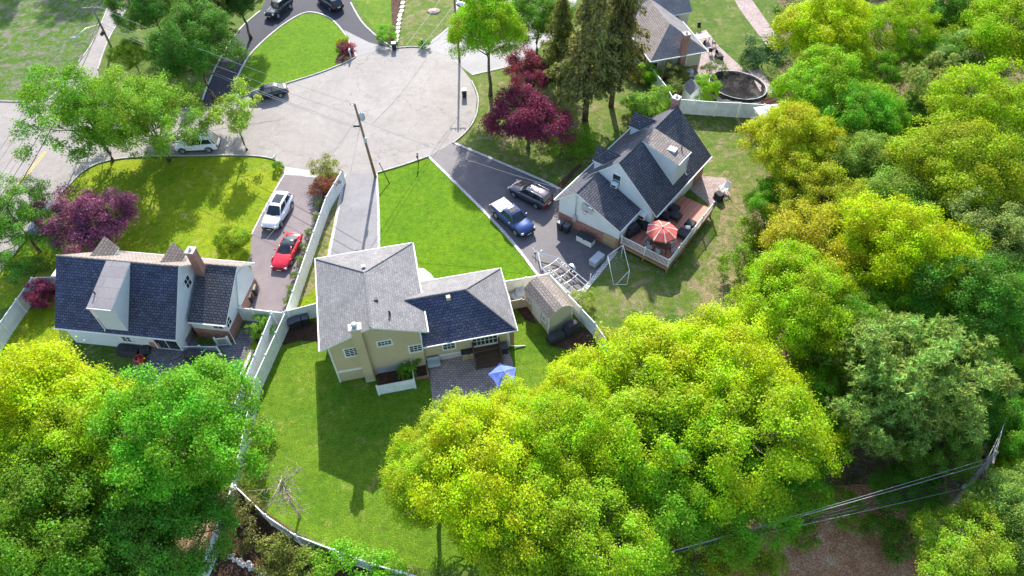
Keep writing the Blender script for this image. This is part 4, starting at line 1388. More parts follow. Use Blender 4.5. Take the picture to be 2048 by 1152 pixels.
q = MB(); q.tube([(6.48, .05, 2.4), (6.25, .1, 2.1), (6.22, .1, .25), (6.6, .4, .08)], .05, 6); q.build('downpipe', M['trim'], HA)
q = MB(); q.tube([(2.1, .08, 4.3), (3.7, .09, 1.9)], .045, 6); q.box(3.55, 3.95, .04, .22, 1.25, 1.8); q.build('service_mast', M['metal'], HA)
q = MB(); q.box(5.6, 7.4, -4.2, -3.57, .0, 1.1); q.build('brick_planter', M['brick'], HA)
# curved back steps
q = MB()
st = FA.at_z(_z7(540, 600), .6)
for k in range(4):
    q.lathe((8.1, st[1] + .1, .42 - .14 * k - .28), [(1.5 + .32 * k, 0), (1.5 + .32 * k, .42 - .0)], 28, 0, False, 0.85, 1.0)
q.build('back_steps', M['paver_grey'], HA)
# porch gate and railing
def rail(root, a, b, h=0.95, z=0.0, name='railing', mat='vinyl_plain', step=.13, posts=None, solid=False):
    a, b = V3(a), V3(b)
    L = np.linalg.norm(b - a); t = (b - a) / L
    ang = math.degrees(math.atan2(t[1], t[0]))
    q = MB()
    m_ = (a + b) / 2
    q.obox(m_, L, .06, z + h - .06, z + h, ang)
    q.obox(m_, L, .05, z + .08, z + .13, ang)
    n = int(L / step)
    for i in range(1, n):
        p_ = a + t * (L * i / n)
        q.obox(p_, .045 if not solid else step * .8, .03, z + .13, z + h - .06, ang)
    r_ = q.build(name, M[mat], root)
    k = posts if posts is not None else max(1, int(round(L / 1.9)))
    for i in range(k + 1):
        p_ = a + t * (L * i / k)
        pq = MB(); pq.obox(p_, .12, .12, z, z + h + .1, ang); pq.obox(p_, .15, .15, z + h + .1, z + h + .14, ang)
        pq.build('post', M['vinyl_plain'], r_)
    return r_


t_ = thing('railing', 'white picket railing beside the dark covered grills', 'railing', (0, 0, 0))
rail(t_, G(372, 705), G(440, 706), .95, name='picket_panel', posts=2)
rail(t_, G(440, 706), G(450, 722), .95, name='picket_panel', posts=1)
t_ = thing('picket_gate', 'small white picket gate standing by the brick wing wall', 'gate', (0, 0, 0))
rail(t_, G(437, 692), G(462, 690), 1.1, name='picket_panel', posts=1)

# --- house on the right: white cape with charcoal roof and brick base
FC = Frame((4.909, 51.144), -39.0)
HC = thing('cape_house', 'white house with charcoal roof and brick garage base, on the right', 'house', FC.o, FC.deg)
Lg = 3.6
RXc, RZc, EZc, SLc, wzc = 4.1, 7.05, 2.66, 0.934, 4.9
q = MB(); q.prism([(0, 0), (7.0, 0), (7.0, 2.66), (2.0, 4.72), (0, 3.05)], 'y', 0, Lg); q.build('garage_wall', M['white_siding'], HC)
q = MB(); q.prism([(-.03, 0), (7.03, 0), (7.03, 1.5), (-.03, 1.2)], 'y', -.03, Lg); q.build('brick_base', M['brick'], HC)
q = MB(); q.prism([(0.05, 0), (8.35, 0), (8.35, 2.85), (RXc, RZc - .16), (0.05, 3.05)], 'y', Lg + .12, 14.6); q.build('main_wall', M['white_siding'], HC)
q = MB(); q.box(8.36, 8.42, 12.6, 14.62, 0, 2.3); q.build('brick_panel', M['brick'], HC)


def slabC(name, pts, mat):
    q = MB(); P = [V3(p) for p in pts]
    if np.cross(P[1] - P[0], P[2] - P[0])[2] < 0:
        P = P[::-1]
    q.slab(P, 0.17)
    return q.build(name, [M[mat], M['trim']], HC)


slabC('garage_roof', [(-.45, -.2, 2.66), (2.0, -.2, 4.9), (2.0, Lg, 4.9), (-.45, Lg, 2.66)], 'shingle_char')
slabC('garage_roof', [(2.0, -.2, 4.9), (7.15, -.2, 2.8), (7.15, Lg, 2.8), (2.0, Lg, 4.9)], 'shingle_char')
slabC('main_roof', [(-.45, Lg, 2.66), (RXc, Lg, RZc), (RXc, 14.85, RZc), (-.45, 14.85, 2.66)], 'shingle_char')
slabC('main_roof', [(RXc, Lg, RZc), (8.85, Lg, 2.82), (8.85, 14.85, 2.82), (RXc, 14.85, RZc)], 'shingle_char')
q = MB(); ridge_cap(q, (RXc, Lg, RZc - .02), (RXc, 14.85, RZc - .02)); q.build('ridge_cap', M['shingle_char'], HC)
q = MB(); ridge_cap(q, (2.0, -.2, 4.88), (2.0, Lg, 4.88)); q.build('ridge_cap', M['shingle_char'], HC)
gutter(HC, [(-.53, -.2, 2.62), (-.53, 14.85, 2.62)])
gutter(HC, [(8.93, Lg, 2.79), (8.93, 14.85, 2.79)])
gutter(HC, [(7.23, -.2, 2.77), (7.23, Lg - .05, 2.77)])
d = shed_dormer(HC, 1, 7.75, 10.2, RXc, RZc, 8.15, 6.15, 'shingle_tan', .89)
q = MB(); q.obox((6.9, 9.0), .8, .7, 6.25, 6.62, 4); q.build('skylight', M['lamp_lens'], d)
vent_pipe(HC, (7.5, 9.75, 6.2), .55)
for yc in (12.4, 5.55):
    gable_dormer(HC, 1, yc, RXc, RZc, EZc, SLc, 'shingle_char', .7, 6.25, 5.15, 0.75)
chimney(HC, 3.3, 4.0, 14.9, 15.6, 0, 7.6)
_z1 = lambda x, y: (1080 + x / 5.908, 330 + y / 5.908)
_z2 = lambda x, y: (1200 + x / 5.908, 200 + y / 5.908)
p = FC.at_y(_z1(905, 180), Lg + .12); win(HC, (p[0], Lg + .12, p[2]), (1, 0, 0), .85, 1.35, 1, 2, (0, -1, 0))
q = MB(); q.box(p[0] - .32, p[0] + .32, Lg - .38, Lg + .1, p[2] - .62, p[2] - .2); q.box(p[0] - .26, p[0] + .26, Lg - .39, Lg - .3, p[2] - .57, p[2] - .27)
q.build('air_conditioner', M['vinyl_plain'], HC)
q = MB(); q.box(p[0] - .25, p[0] + .25, Lg - .4, Lg - .395, p[2] - .55, p[2] - .3); q.build('grille', M['dark_fabric'], bpy.data.objects['air_conditioner'])
p = FC.at_y(_z1(1225, 580), Lg + .12)
q = MB(); q.box(p[0] - .38, p[0] + .38, Lg - .4, Lg + .1, p[2] - .28, p[2] + .25); ac2 = q.build('air_conditioner', M['vinyl_plain'], HC)
q = MB(); q.box(p[0] - .3, p[0] + .3, Lg - .42, Lg - .405, p[2] - .2, p[2] + .12); q.build('grille', M['dark_fabric'], ac2)
q = MB(); q.tube([(2.0, -.1, 4.75), (2.0, -.1, 1.9)], .05, 6); q.box(1.8, 2.2, -.25, -.04, 1.2, 1.9); q.build('service_mast', M['metal'], HC)
p = FC.at_y(_z1(820, 895), -.04)
q = MB(); q.box(5.35, 6.75, -.07, -.035, .05, 1.5)
for k in range(4):
    q.box(5.4, 6.7, -.09, -.071, .12 + .35 * k, .36 + .35 * k)
q.build('garage_door', M['wood_tan'], HC)
p = FC.at_y((1174, 421), -.3)
q = MB()
q.box(p[0] - .6, p[0] + .6, -.42, -.38, p[2] - .15, p[2] + .65)
bb = q.build('backboard', M['grey_plastic'], HC)
q = MB()
q.tube([(p[0] + .23 * math.cos(a), -.66 + .23 * math.sin(a), p[2] - .02) for a in np.linspace(0, 6.283, 15)], .018, 5); q.box(p[0] - .08, p[0] + .08, -.45, -.42, p[2] - .1, p[2] + .04)
q.build('hoop', M['red_light'], bb)
q = MB()
for k in (-1, 1):
    q.tube([(p[0] + k * .5, -.38, p[2] + .5), (p[0] + k * .25, .0, p[2] + .2)], .025, 5); q.tube([(p[0] + k * .5, -.38, p[2]), (p[0] + k * .25, .0, p[2])], .025, 5)
q.tube([(p[0] - .55, -.37, p[2] + .6), (p[0] + .55, -.37, p[2] + .6)], .02, 5)
q.build('bracket', M['black'], bb)
q = MB(); q.box(8.36, 8.4, 4.4, 6.2, .8, 2.7); q.build('patio_door', M['glass'], HC)
win(HC, (8.35, 9.0, 1.9), (0, 1, 0), .9, .9, 2, 1, (1, 0, 0))

# deck beside it
DK = thing('timber_deck', 'red brown timber deck with white railing behind the white house', 'deck', FC.o, FC.deg)
DZ = .78
q = MB(); q.prism([(7.1, .3), (12.35, .3), (12.0, 9.9), (8.5, 9.9), (8.5, Lg + .1), (7.1, Lg + .1)], 'z', DZ - .06, DZ); q.build('deck_floor', M['wood_red'], DK)
q = MB()
q.obox((9.75, .25), 5.3, .06, .42, DZ - .065, 0); q.box(12.3, 12.36, .3, 3.5, .42, DZ - .065)
q.obox((12.19, 5.1), .06, 9.6, .42, DZ - .065, 2.1)
for x, y in ((12.28, .32), (9.7, .32), (12.15, 3.4), (12.0, 6.6), (11.95, 9.7)):
    q.box(x - .07, x + .07, y - .07, y + .07, 0, .42)
q.build('deck_frame', M['wood_new'], DK)
rail(DK, (7.15, .32, 0), (12.3, .32, 0), 1.0, DZ, posts=2)
rail(DK, (12.3, .38, 0), (11.95, 9.8, 0), 1.0, DZ, posts=4)

# --- the tan split level in the middle
FB = Frame((-15.243, 32.156), 11.0)
HB = thing('split_level_house', 'tan sided split level house with grey hipped roofs in the middle', 'house', FB.o, FB.deg)
q = MB()
q.prism([(.62, 0), (7.9, 0), (7.9, 5.0), (4.25, 6.55), (.62, 5.0)], 'y', .12, 5.6); q.box(.62, 7.9, 5.61, 9.4, 0, 4.9); q.build('main_wall', M['tan_siding'], HB)
q = MB(); q.box(7.91, 15.2, .5, 6.0, 0, 3.3); q.build('wing_wall', M['tan_siding'], HB)


def slabB(name, pts, mat, th=.16):
    q = MB(); P = [V3(p) for p in pts]
    if np.cross(P[1] - P[0], P[2] - P[0])[2] < 0:
        P = P[::-1]
    q.slab(P, th)
    return q.build(name, [M[mat], M['trim']], HB)


LZ, TZ = 5.0, 6.82
slabB('main_roof', [(0, -.12, LZ), (4.25, -.12, TZ), (4.25, 5.75, TZ), (0, 9.98, LZ)], 'shingle_grey')
slabB('main_roof', [(8.5, -.12, LZ), (8.5, 9.98, LZ), (4.25, 5.75, TZ), (4.25, -.12, TZ)], 'shingle_grey')
slabB('main_roof', [(0, 9.98, LZ), (4.25, 5.75, TZ), (8.5, 9.98, LZ)], 'shingle_grey')
wE, wT = 3.5, 5.62
ws = (wT - wE) / 3.5
yv = -.44 + (LZ - wE) / ws
yw = 6.56 - (LZ - wE) / ws
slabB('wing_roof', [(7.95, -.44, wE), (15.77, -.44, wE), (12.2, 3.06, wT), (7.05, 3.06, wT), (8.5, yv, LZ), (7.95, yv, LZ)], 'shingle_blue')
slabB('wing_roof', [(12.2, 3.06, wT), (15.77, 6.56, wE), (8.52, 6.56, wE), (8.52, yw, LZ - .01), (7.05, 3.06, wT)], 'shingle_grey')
slabB('wing_roof', [(15.77, -.44, wE), (15.77, 6.56, wE), (12.2, 3.06, wT)], 'shingle_grey')
q = MB()
for a, b in (((4.25, -.12, TZ - .02), (4.25, 5.75, TZ - .02)), ((4.25, 5.75, TZ - .02), (.02, 9.96, LZ)), ((4.25, 5.75, TZ - .02), (8.48, 9.96, LZ)),
             ((7.1, 3.06, wT - .02), (12.2, 3.06, wT - .02)), ((12.2, 3.06, wT - .02), (15.75, 6.54, wE)), ((12.2, 3.06, wT - .02), (15.75, -.42, wE))):
    ridge_cap(q, a, b)
q.build('ridge_cap', M['shingle_grey'], HB)
gutter(HB, [(-.08, -.12, LZ - .04), (-.08, 10.06, LZ - .04), (8.5, 10.06, LZ - .04)])
gutter(HB, [(8.58, 10.0, LZ - .04), (8.58, -.12, LZ - .04)])
gutter(HB, [(7.95, -.5, wE - .04), (15.83, -.5, wE - .04), (15.83, 6.62, wE - .04), (8.6, 6.62, wE - .04)])
def each(root, name, mat, *boxes):
    for b_ in boxes:
        q_ = MB(); q_.box(*b_); q_.build(name, M[mat], root)


each(HB, 'corner_trim', 'trim', (.54, .66, .04, .16, 0, 4.9), (7.86, 7.98, .04, .16, 3.0, 4.9), (15.1, 15.24, .44, .58, 0, 3.3))
each(HB, 'band_trim', 'trim', (.7, 2.7, .07, .115, 1.35, 1.6), (7.99, 15.09, .43, .495, .55, .7))
q = MB(); q.box(7.95, 15.1, .42, .495, 0, .54); q.build('foundation', M['concrete'], HB)
ch = MB(); ch.box(2.75, 3.5, -.42, .14, .25, 7.15); cho = ch.build('chimney', M['tan_siding'], HB)
each(cho, 'chimney_cap', 'concrete', (2.62, 3.63, -.5, .2, 7.152, 7.32)); each(cho, 'chimney_foot', 'concrete', (2.72, 3.53, -.45, .14, 0, .24))
q = MB(); q.lathe((3.12, -.15, 7.32), [(.2, 0), (.2, .25), (.26, .25), (.2, .36), (.02, .38)], 12); q.build('flue', M['metal'], cho)
_zb = lambda x, y: (620 + x / 5.908, 620 + y / 5.908)
_zc = lambda x, y: (820 + x / 5.908, 520 + y / 5.908)
p = FB.at_y(_zb(492, 492), .12); win(HB, (p[0], .12, p[2]), (1, 0, 0), 1.0, .95, 3, 4, (0, -1, 0))
p = FB.at_y(_zb(880, 387), .12); win(HB, (p[0], .12, p[2]), (1, 0, 0), 1.05, .5, 4, 2, (0, -1, 0))
p = FB.at_y(_zb(1262, 447), .12); win(HB, (p[0] - .1, .12, p[2]), (1, 0, 0), .95, .8, 3, 3, (0, -1, 0))
p = FB.at_y(_zc(460, 1005), .5); win(HB, (p[0], .5, p[2] - .1), (1, 0, 0), .95, .75, 3, 2, (0, -1, 0))
p = FB.at_y(_zc(885, 950), .5); win(HB, (p[0], .5, 1.95), (1, 0, 0), 2.1, 1.75, 6, 3, (0, -1, 0), name='patio_door')
DXB = p[0]
q = MB(); q.box(4.45, 4.85, .06, .118, 5.75, 6.05); q.build('gable_vent', M['tan_siding'], HB)
for uv, nm in ((_zb(960, 0), 'vent'),):
    pass
q = MB(); q.obox(FB.at_z((752, 600), 6.5), .38, .38, 6.0, 6.68, 0, 0, .8); q.build('roof_vent', M['black'], HB)
q = MB(); q.obox(FB.at_z((728, 537), 6.4), .35, .3, 6.2, 6.75, 0, 0, .8); q.build('roof_vent', M['metal'], HB)
q = MB(); q.obox(FB.at_z(_zc(452, 445), 5.45), .42, .38, 4.9, 5.62, 0, 0, .8); q.build('roof_vent', M['beige'], HB)
vp = FB.at_z((780, 630), 6.1); vent_pipe(HB, (vp[0], vp[1], 5.7), .9, .08)
q = MB(); q.box(15.22, 15.72, .6, 4.2, 0, 2.55); bk = q.build('side_brick_wall', M['brick'], HB)
q = MB(); q.box(15.2, 15.8, .55, 4.25, 2.552, 2.65); q.build('coping', M['cobble'], bk)
q = MB(); q.tube([(15.2, .42, 3.1), (15.26, .38, .35), (15.9, .3, .12), (16.6, .25, .08)], .06, 6); q.build('downpipe', M['trim'], HB)
# back stairs to the patio door
ST = thing('back_stairs', 'dark timber stairs with side rails at the sliding patio door', 'stairs', FB.o, FB.deg)
q = MB()
for k in range(4):
    q.box(DXB - 1.05, DXB + 1.1, .42 - .42 * (k + 1), .42 - .42 * k - .005, .1, .92 - .23 * k)
q.build('treads', M['wood_dark'], ST)
for sx in (-1.12, 1.15):
    q = MB()
    q.box(DXB + sx - .05, DXB + sx + .05, .3, .4, .0, 1.85); q.box(DXB + sx - .05, DXB + sx + .05, -1.3, -1.2, 0, 1.0)
    q.tube([(DXB + sx, .35, 1.8), (DXB + sx, -1.25, .95)], .06, 6, sm=False); q.tube([(DXB + sx, .35, 1.2), (DXB + sx, -1.25, .45)], .05, 6, sm=False)
    q.build('side_rail', M['wood_dark'], ST)

# --- hipped house at the top right
FD = Frame((17.381, 74.825), 14.5)
HD = thing('hipped_house', 'grey hipped roof house with red brick chimney and white porch posts, top right', 'house', FD.o, FD.deg)
q = MB(); q.box(.45, 6.9, .6, 8.6, 0, 2.95); q.build('wall', M['cream_siding'], HD)
q = MB(); q.box(.42, 6.93, .57, 8.6, 0, .9); q.build('brick_base', M['brick'], HD)
q = MB(); q.box(-2.2, 9.0, 8.61, 15.0, 0, 3.6); q.build('rear_wall', M['cream_siding'], HD)


def slabD(name, pts, mat):
    q = MB(); P = [V3(p) for p in pts]
    if np.cross(P[1] - P[0], P[2] - P[0])[2] < 0:
        P = P[::-1]
    q.slab(P, .16)
    return q.build(name, [M[mat], M['trim']], HD)


slabD('hip_roof', [(0, 0, 3), (7.5, 0, 3), (3.75, 3.65, 5.3)], 'shingle_grey')
slabD('hip_roof', [(0, 0, 3), (3.75, 3.65, 5.3), (3.75, 10, 5.3), (0, 10, 3)], 'shingle_tan')
slabD('hip_roof', [(7.5, 0, 3), (7.5, 10, 3), (3.75, 10, 5.3), (3.75, 3.65, 5.3)], 'shingle_grey')
slabD('rear_roof', [(-2.8, 8.2, 3.6), (9.2, 8.2, 3.6), (9.2, 12.0, 6.0), (-2.8, 12.0, 6.0)], 'shingle_grey')
slabD('rear_roof', [(-2.8, 12, 6.0), (9.2, 12.0, 6.0), (9.2, 15.5, 3.6), (-2.8, 15.5, 3.6)], 'shingle_grey')
slabD('side_roof', [(-2.0, 5.6, 2.7), (0.2, 5.6, 3.0), (.2, 8.2, 3.5), (-2.0, 8.2, 3.3)], 'shingle_blue')
gutter(HD, [(-.07, 10, 2.95), (-.07, -.07, 2.95), (7.57, -.07, 2.95), (7.57, 10, 2.95)])
chimney(HD, 4.0, 4.75, .05, .75, 0, 5.6)
each(HD, 'corner_trim', 'trim', (2.1, 2.3, .5, .56, 0, 2.8), (5.0, 5.15, .48, .56, 0, 2.8), (6.85, 7.0, .5, .65, 0, 2.9), (.4, .55, .5, .62, 0, 2.9))
win(HD, (.44, 3.2, 1.7), (0, 1, 0), 2.6, 1.8, 3, 1, (-1, 0, 0))
win(HD, (.95, .59, 1.5), (1, 0, 0), .6, 1.6, 1, 1, (0, -1, 0))
# garden shed beside the tan house
FS = Frame((3.084, 36.779), 30.04)
SH = thing('garden_shed', 'cream garden shed with tan shingle roof by the white fence', 'shed', FS.o, FS.deg)
q = MB(); q.prism([(.06, 0), (2.5, 0), (2.5, 2.15), (1.95, 2.75), (1.3, 2.98), (.65, 2.75), (.06, 2.15)], 'y', .06, 3.9); q.build('wall', M['cream_siding'], SH)


def slabS(pts, th=.09):
    q = MB(); P = [V3(p) for p in pts]
    if np.cross(P[1] - P[0], P[2] - P[0])[2] < 0:
        P = P[::-1]
    q.slab(P, th)
    return q.build('roof', [M['shingle_tan'], M['trim']], SH)


for a, b in (((-.04, 2.18), (.62, 2.85)), ((.62, 2.85), (1.29, 3.1)), ((1.29, 3.1), (1.98, 2.85)), ((1.98, 2.85), (2.62, 2.18))):
    slabS([(a[0], -.06, a[1]), (b[0], -.06, b[1]), (b[0], 4.02, b[1]), (a[0], 4.02, a[1])])
q = MB(); q.box(.0, .055, 1.3, 2.7, .1, 1.95)
q.box(-.02, -.001, 1.3, 1.42, .1, 1.95); q.box(-.02, -.001, 2.58, 2.7, .1, 1.95); q.box(-.02, -.001, 1.95, 2.05, .1, 1.95)
q.build('double_door', M['vinyl_plain'], SH)
win(SH, (.06, .75, 1.4), (0, 1, 0), .4, .55, 2, 2, (-1, 0, 0)); win(SH, (.06, 3.3, 1.4), (0, 1, 0), .4, .55, 2, 2, (-1, 0, 0))
each(SH, 'corner_trim', 'trim', *[(x - .06, x + .06, y - .06, y + .06, 0, 2.12) for x, y in ((.06, .06), (2.5, .06), (.06, 3.9))])


# ---------------------------------------------------------------- fences, poles, wires
def fence(label, pts, h=1.83, pitch=2.44, world=False, base=True, name='vinyl_fence'):
    P = [V3(p) for p in pts] if world else [V3((*G(p[0], p[1], 0 if base else h)[:2], 0)) for p in pts]
    root = thing(name, label, 'fence', P[0])
    pn = MB(); spots = []
    for i in range(len(P) - 1):
        a, b = P[i], P[i + 1]
        L = np.linalg.norm(b - a); k = max(1, int(round(L / pitch)))
        ang = math.degrees(math.atan2(b[1] - a[1], b[0] - a[0]))
        for j in range(k):
            p0, p1 = a + (b - a) * j / k, a + (b - a) * (j + 1) / k
            if not spots or np.linalg.norm(spots[-1][0] - p0) > .05:
                spots.append((p0, ang))
            m_ = (p0 + p1) / 2 - P[0]; l = L / k - .2
            pn.obox(m_, l, .045, .16, h - .14, ang)
            pn.obox(m_, l, .08, h - .139, h, ang); pn.obox(m_, l, .08, .05, .159, ang)
        spots.append((b, ang))
    pn.build('panels', M['vinyl'], root)
    for p, ang in spots:
        q = MB(); q.obox((0, 0), .13, .13, 0, h + .06, 0)
        q.add([(-.09, -.09, h + .06), (.09, -.09, h + .06), (.09, .09, h + .06), (-.09, .09, h + .06), (0, 0, h + .16)], [(3, 2, 1, 0), (0, 1, 4), (1, 2, 4), (2, 3, 4), (3, 0, 4)])
        o = q.build('post', M['vinyl_plain'], root)
        o.location = tuple(p - P[0]); o.rotation_euler = (0, 0, R(ang))
    return root


fence('long white fence beside the pinkish drive', [(684, 340), (652, 394), (627, 463), (598, 546), (572, 622)], base=False)
fence('white fence from the tan house corner to the three dark bins', [(572, 622), (634, 606)], base=False)
fence('white fence running from the side gate down past the back lawn', [(571, 623), (509, 757), (463, 975), (428, 1065), (393, 1152)], base=False)
fence('second white fence parallel to the back lawn one', [(542, 628), (490, 756), (440, 880)], base=False)
fence('white fence and gate across the end of the pinkish drive', [(473, 615), (502, 618), (542, 623), (566, 625)], base=False)
fence('white fence round the corner of the lot with the dark red bush', [(-60, 742), (0, 644), (63, 556), (107, 553)], base=False)
fence('white fence behind the garden shed', [(1006, 563), (1052, 555), (1098, 547), (1134, 586), (1190, 646), (1240, 720)], base=False)
fence('diagonal white fence glimpsed through the bright grove', [(1310, 886), (1230, 976), (1150, 1060), (1078, 1140)], base=False)
fence('white fence curving along the bottom of the back lawn', [(470, 972), (530, 1030), (590, 1070), (668, 1100), (745, 1128), (860, 1160)], base=False)
fence('white fence in front of the covered pool', [(1308, 141), (1323, 160), (1334, 174), (1347, 197), (1390, 201), (1435, 204), (1482, 206), (1530, 209), (1580, 213)], base=False, h=1.95)
fence('white fence at the bottom left corner of the photo', [(-40, 1122), (48, 1126), (92, 1105)], base=False)


def pole(label, base, top, h, mat='pole_wood', r=.16, name='utility_pole'):
    b = V3(base); t = V3(top) - b
    o = thing(name, label, 'utility pole', b)
    q = MB(); q.tube([(0, 0, 0), t * .5, t], [r, r * .85, r * .68], 10)
    q.build('pole', M[mat], o)
    return o, b, t


def insul(q, p, h=.22):
    q.lathe(p, [(.05, 0), (.075, h * .4), (.04, h * .6), (.06, h * .8), (.02, h)], 8)


# pole in the middle
b = G(751, 354); t = G(709, 208, 9.7)
P1, b1, t1 = pole('tall brown utility pole with a grey transformer at the turning circle', b, t, 9.7)
pt = lambda f: t1 * f
q = MB(); q.lathe(pt(.86) + V3((.42, -.05, -.5)), [(.2, 0), (.27, .04), (.27, .72), (.24, .78), (.05, .82)], 14)
tr = q.build('transformer', M['grey_plastic'], P1)
q = MB(); insul(q, pt(.86) + V3((.36, -.1, .32))); insul(q, pt(.86) + V3((.54, 0, .32))); q.tube([pt(.86) + V3((.36, -.1, .5)), pt(.97) + V3((.2, 0, 0))], .012, 4); q.build('bushing', M['lamp_lens'], tr)
q = MB(); q.tube([pt(.99) + V3((-.45, 0, 0)), pt(.99) + V3((.1, 0, 0))], .05, 6); insul(q, pt(.99) + V3((-.42, 0, .04))); insul(q, pt(.99) + V3((-.1, 0, .04))); q.build('top_bracket', M['metal'], P1)
q = MB(); q.tube([pt(.72) + V3((-.75, 0, 0)), pt(.72) + V3((-.1, 0, 0))], .1, 8); q.build('splice_case', M['black'], P1)
q = MB(); q.box(pt(.55)[0] - .05, pt(.55)[0] + .25, pt(.55)[1] - .3, pt(.55)[1] - .12, pt(.55)[2] - .3, pt(.55)[2] + .3); q.build('meter_box', M['grey_plastic'], P1)

# second pole, its top hidden by the verge tree
b = G(919, 122)
P2, b2, t2 = pole('utility pole half hidden behind the fresh green verge tree', b, b + V3((0, 0, 9.6)), 9.6)
q = MB(); q.tube([t2 * .96 + V3((-.9, 0, 0)), t2 * .96 + V3((.9, 0, 0))], .055, 6)
for x in (-.8, -.3, .3, .8):
    insul(q, t2 * .96 + V3((x, 0, .05)))
q.build('crossarm', M['pole_grey'], P2)

# pole by the street, with a lamp
b = G(224, 97); t = G(184, 14, 10.2)
P3, b3, t3 = pole('grey utility pole with a street lamp arm, top left', b, t, 10.2, 'pole_grey')
q = MB(); q.obox(t3 * .985, 2.5, .12, t3[2] * .985 - .06, t3[2] * .985 + .06, 0)
for x in (-1.15, -.5, .5, 1.15):
    insul(q, t3 * .985 + V3((x, 0, .06)))
q.build('crossarm', M['pole_grey'], P3)
a = t3 * .62; e = G(147, 76, 7.2) - b3
q = MB(); q.tube([a, a + (e - a) * .5 + V3((0, 0, .35)), e + V3((.3, 0, .1))], [.045, .04, .035], 6)
arm = q.build('lamp_arm', M['metal'], P3)
q = MB(); q.lathe(e, [(.05, -.08), (.2, -.02), (.2, .06), (.05, .12)], 12, 0, True, 1.9, .8); q.build('lamp_head', M['grey_plastic'], arm)
q = MB(); q.tube([t3 * .45 + V3((0, 0, 0)), t3 * .40 + V3((-.3, -.3, 0))], .2, 8); q.build('cable_coil', M['black'], P3)

# pole in the wood on the right
b = G(1862, 1058); t = G(1994, 903, 8.2)
t[:2] = b[:2] + (t[:2] - b[:2]) * 1.0
P4, b4, t4 = pole('weathered utility pole with crossed cables in the bottom right wood', b, t, 8.2, 'pole_grey', .17)
q = MB()
for f, x in ((.96, .7), (.86, .55)):
    q.obox(t4 * f, x * 2, .1, t4[2] * f - .05, t4[2] * f + .05, 60)
q.build('crossarm', M['pole_grey'], P4)
q = MB(); q.lathe(t4 * .6 + V3((-.3, -.1, -.3)), [(.1, 0), (.13, .03), (.13, .4), (.04, .45)], 10); q.build('terminal_box', M['grey_plastic'], P4)


def wire(label, a, b, sag=.5, r=.018, mat='wire', group='overhead wires'):
    a, b = V3(a), V3(b)
    n = 18
    pts = [a + (b - a) * t - V3((0, 0, 4 * sag * t * (1 - t))) for t in np.linspace(0, 1, n + 1)]
    q = MB(); q.tube(pts, r, 4, 0, False)
    return tag(q.build('overhead_wire', M[mat], None, a), label, 'wire', group)


g3 = 'wires between the street pole and the turning circle pole'
wire('topmost wire from the street pole to the turning circle pole', b3 + t3 * .985 + V3((.5, 0, .25)), b1 + t1 * .99 + V3((-.42, 0, .25)), .5, .02, 'wire_pale', g3)
wire('second wire down from the street pole to the turning circle pole', b3 + t3 * .8, b1 + t1 * .84, .5, .022, 'wire_pale', g3)
wire('third wire down from the street pole to the turning circle pole', b3 + t3 * .66, b1 + t1 * .72 + V3((-.7, 0, .05)), .55, .032, 'wire_pale', g3)
wire('lowest wire from the street pole to the turning circle pole', b3 + t3 * .58, b1 + t1 * .66, .55, .03, 'wire_pale', g3)
wire('upper wire from the turning circle pole to the half hidden pole', b1 + t1 * .97, b2 + t2 * .96 + V3((-.8, 0, .25)), .4, .022, 'wire_pale')
wire('lower wire from the turning circle pole to the half hidden pole', b1 + t1 * .84, b2 + t2 * .8, .4, .028, 'wire_pale')
wire('service wire to the blue roofed house', b1 + t1 * .84, FA.w(2.1, .08, 4.3), .5, .022, 'wire_pale')
wire('service wire to the white house with the deck', b1 + t1 * .80, FC.w(2.0, -.1, 4.75), .4, .022, 'wire_pale')
wire('service wire to the tan house', b1 + t1 * .74, FB.w(1.2, 9.9, 4.9), .3, .02, 'wire_pale')
e5 = G(-60, 438, 8.6)
wire('thick black cable along the street', b3 + t3 * .62, e5 + V3((1.0, 0, -1.4)), .7, .05)
wire('thinner black cable along the street', b3 + t3 * .7, e5 + V3((.3, 0, -.9)), .7, .035)
for k, nm in enumerate(('left', 'second', 'third', 'right')):
    x = (-1.15, -.5, .5, 1.15)[k]
    wire('street wire from the %s insulator of the lamp pole crossarm' % nm, b3 + t3 * .985 + V3((x, 0, .28)), e5 + V3((x, 0, .3)), .6, .016)
    wire('distant street wire from the %s insulator of the lamp pole crossarm' % nm, b3 + t3 * .985 + V3((x, 0, .28)), b3 + V3((x + 6.5, 38, 10.4)), .6, .016)
L4 = G(1180, 1160, 6.6)
for k, (f, dz, rr, nm) in enumerate(((.93, 1.2, .012, 'topmost thin'), (.86, .7, .02, 'second thin'), (.72, .25, .026, 'upper thick black'), (.64, -.35, .03, 'lower thick black'), (.56, -.75, .02, 'lowest thin'))):
    wire('%s cable running left from the leaning pole' % nm, b4 + t4 * f, L4 + V3((0, .2 * k, dz)), .3, rr, 'wire' if rr > .025 else 'wire_pale', 'cables in the wood')
for k, (f, x) in enumerate(((.96, -.4), (.96, .2), (.86, -.4), (.86, .3))):
    wire('pale cable rising from the leaning pole, %s from the wood edge' % ('first', 'second', 'third', 'fourth')[k], b4 + t4 * f + V3((x * .5, x, .1)), G(2040 + 8 * k, 745, 5.0), .2, .016, 'wire_pale', 'cables in the wood')


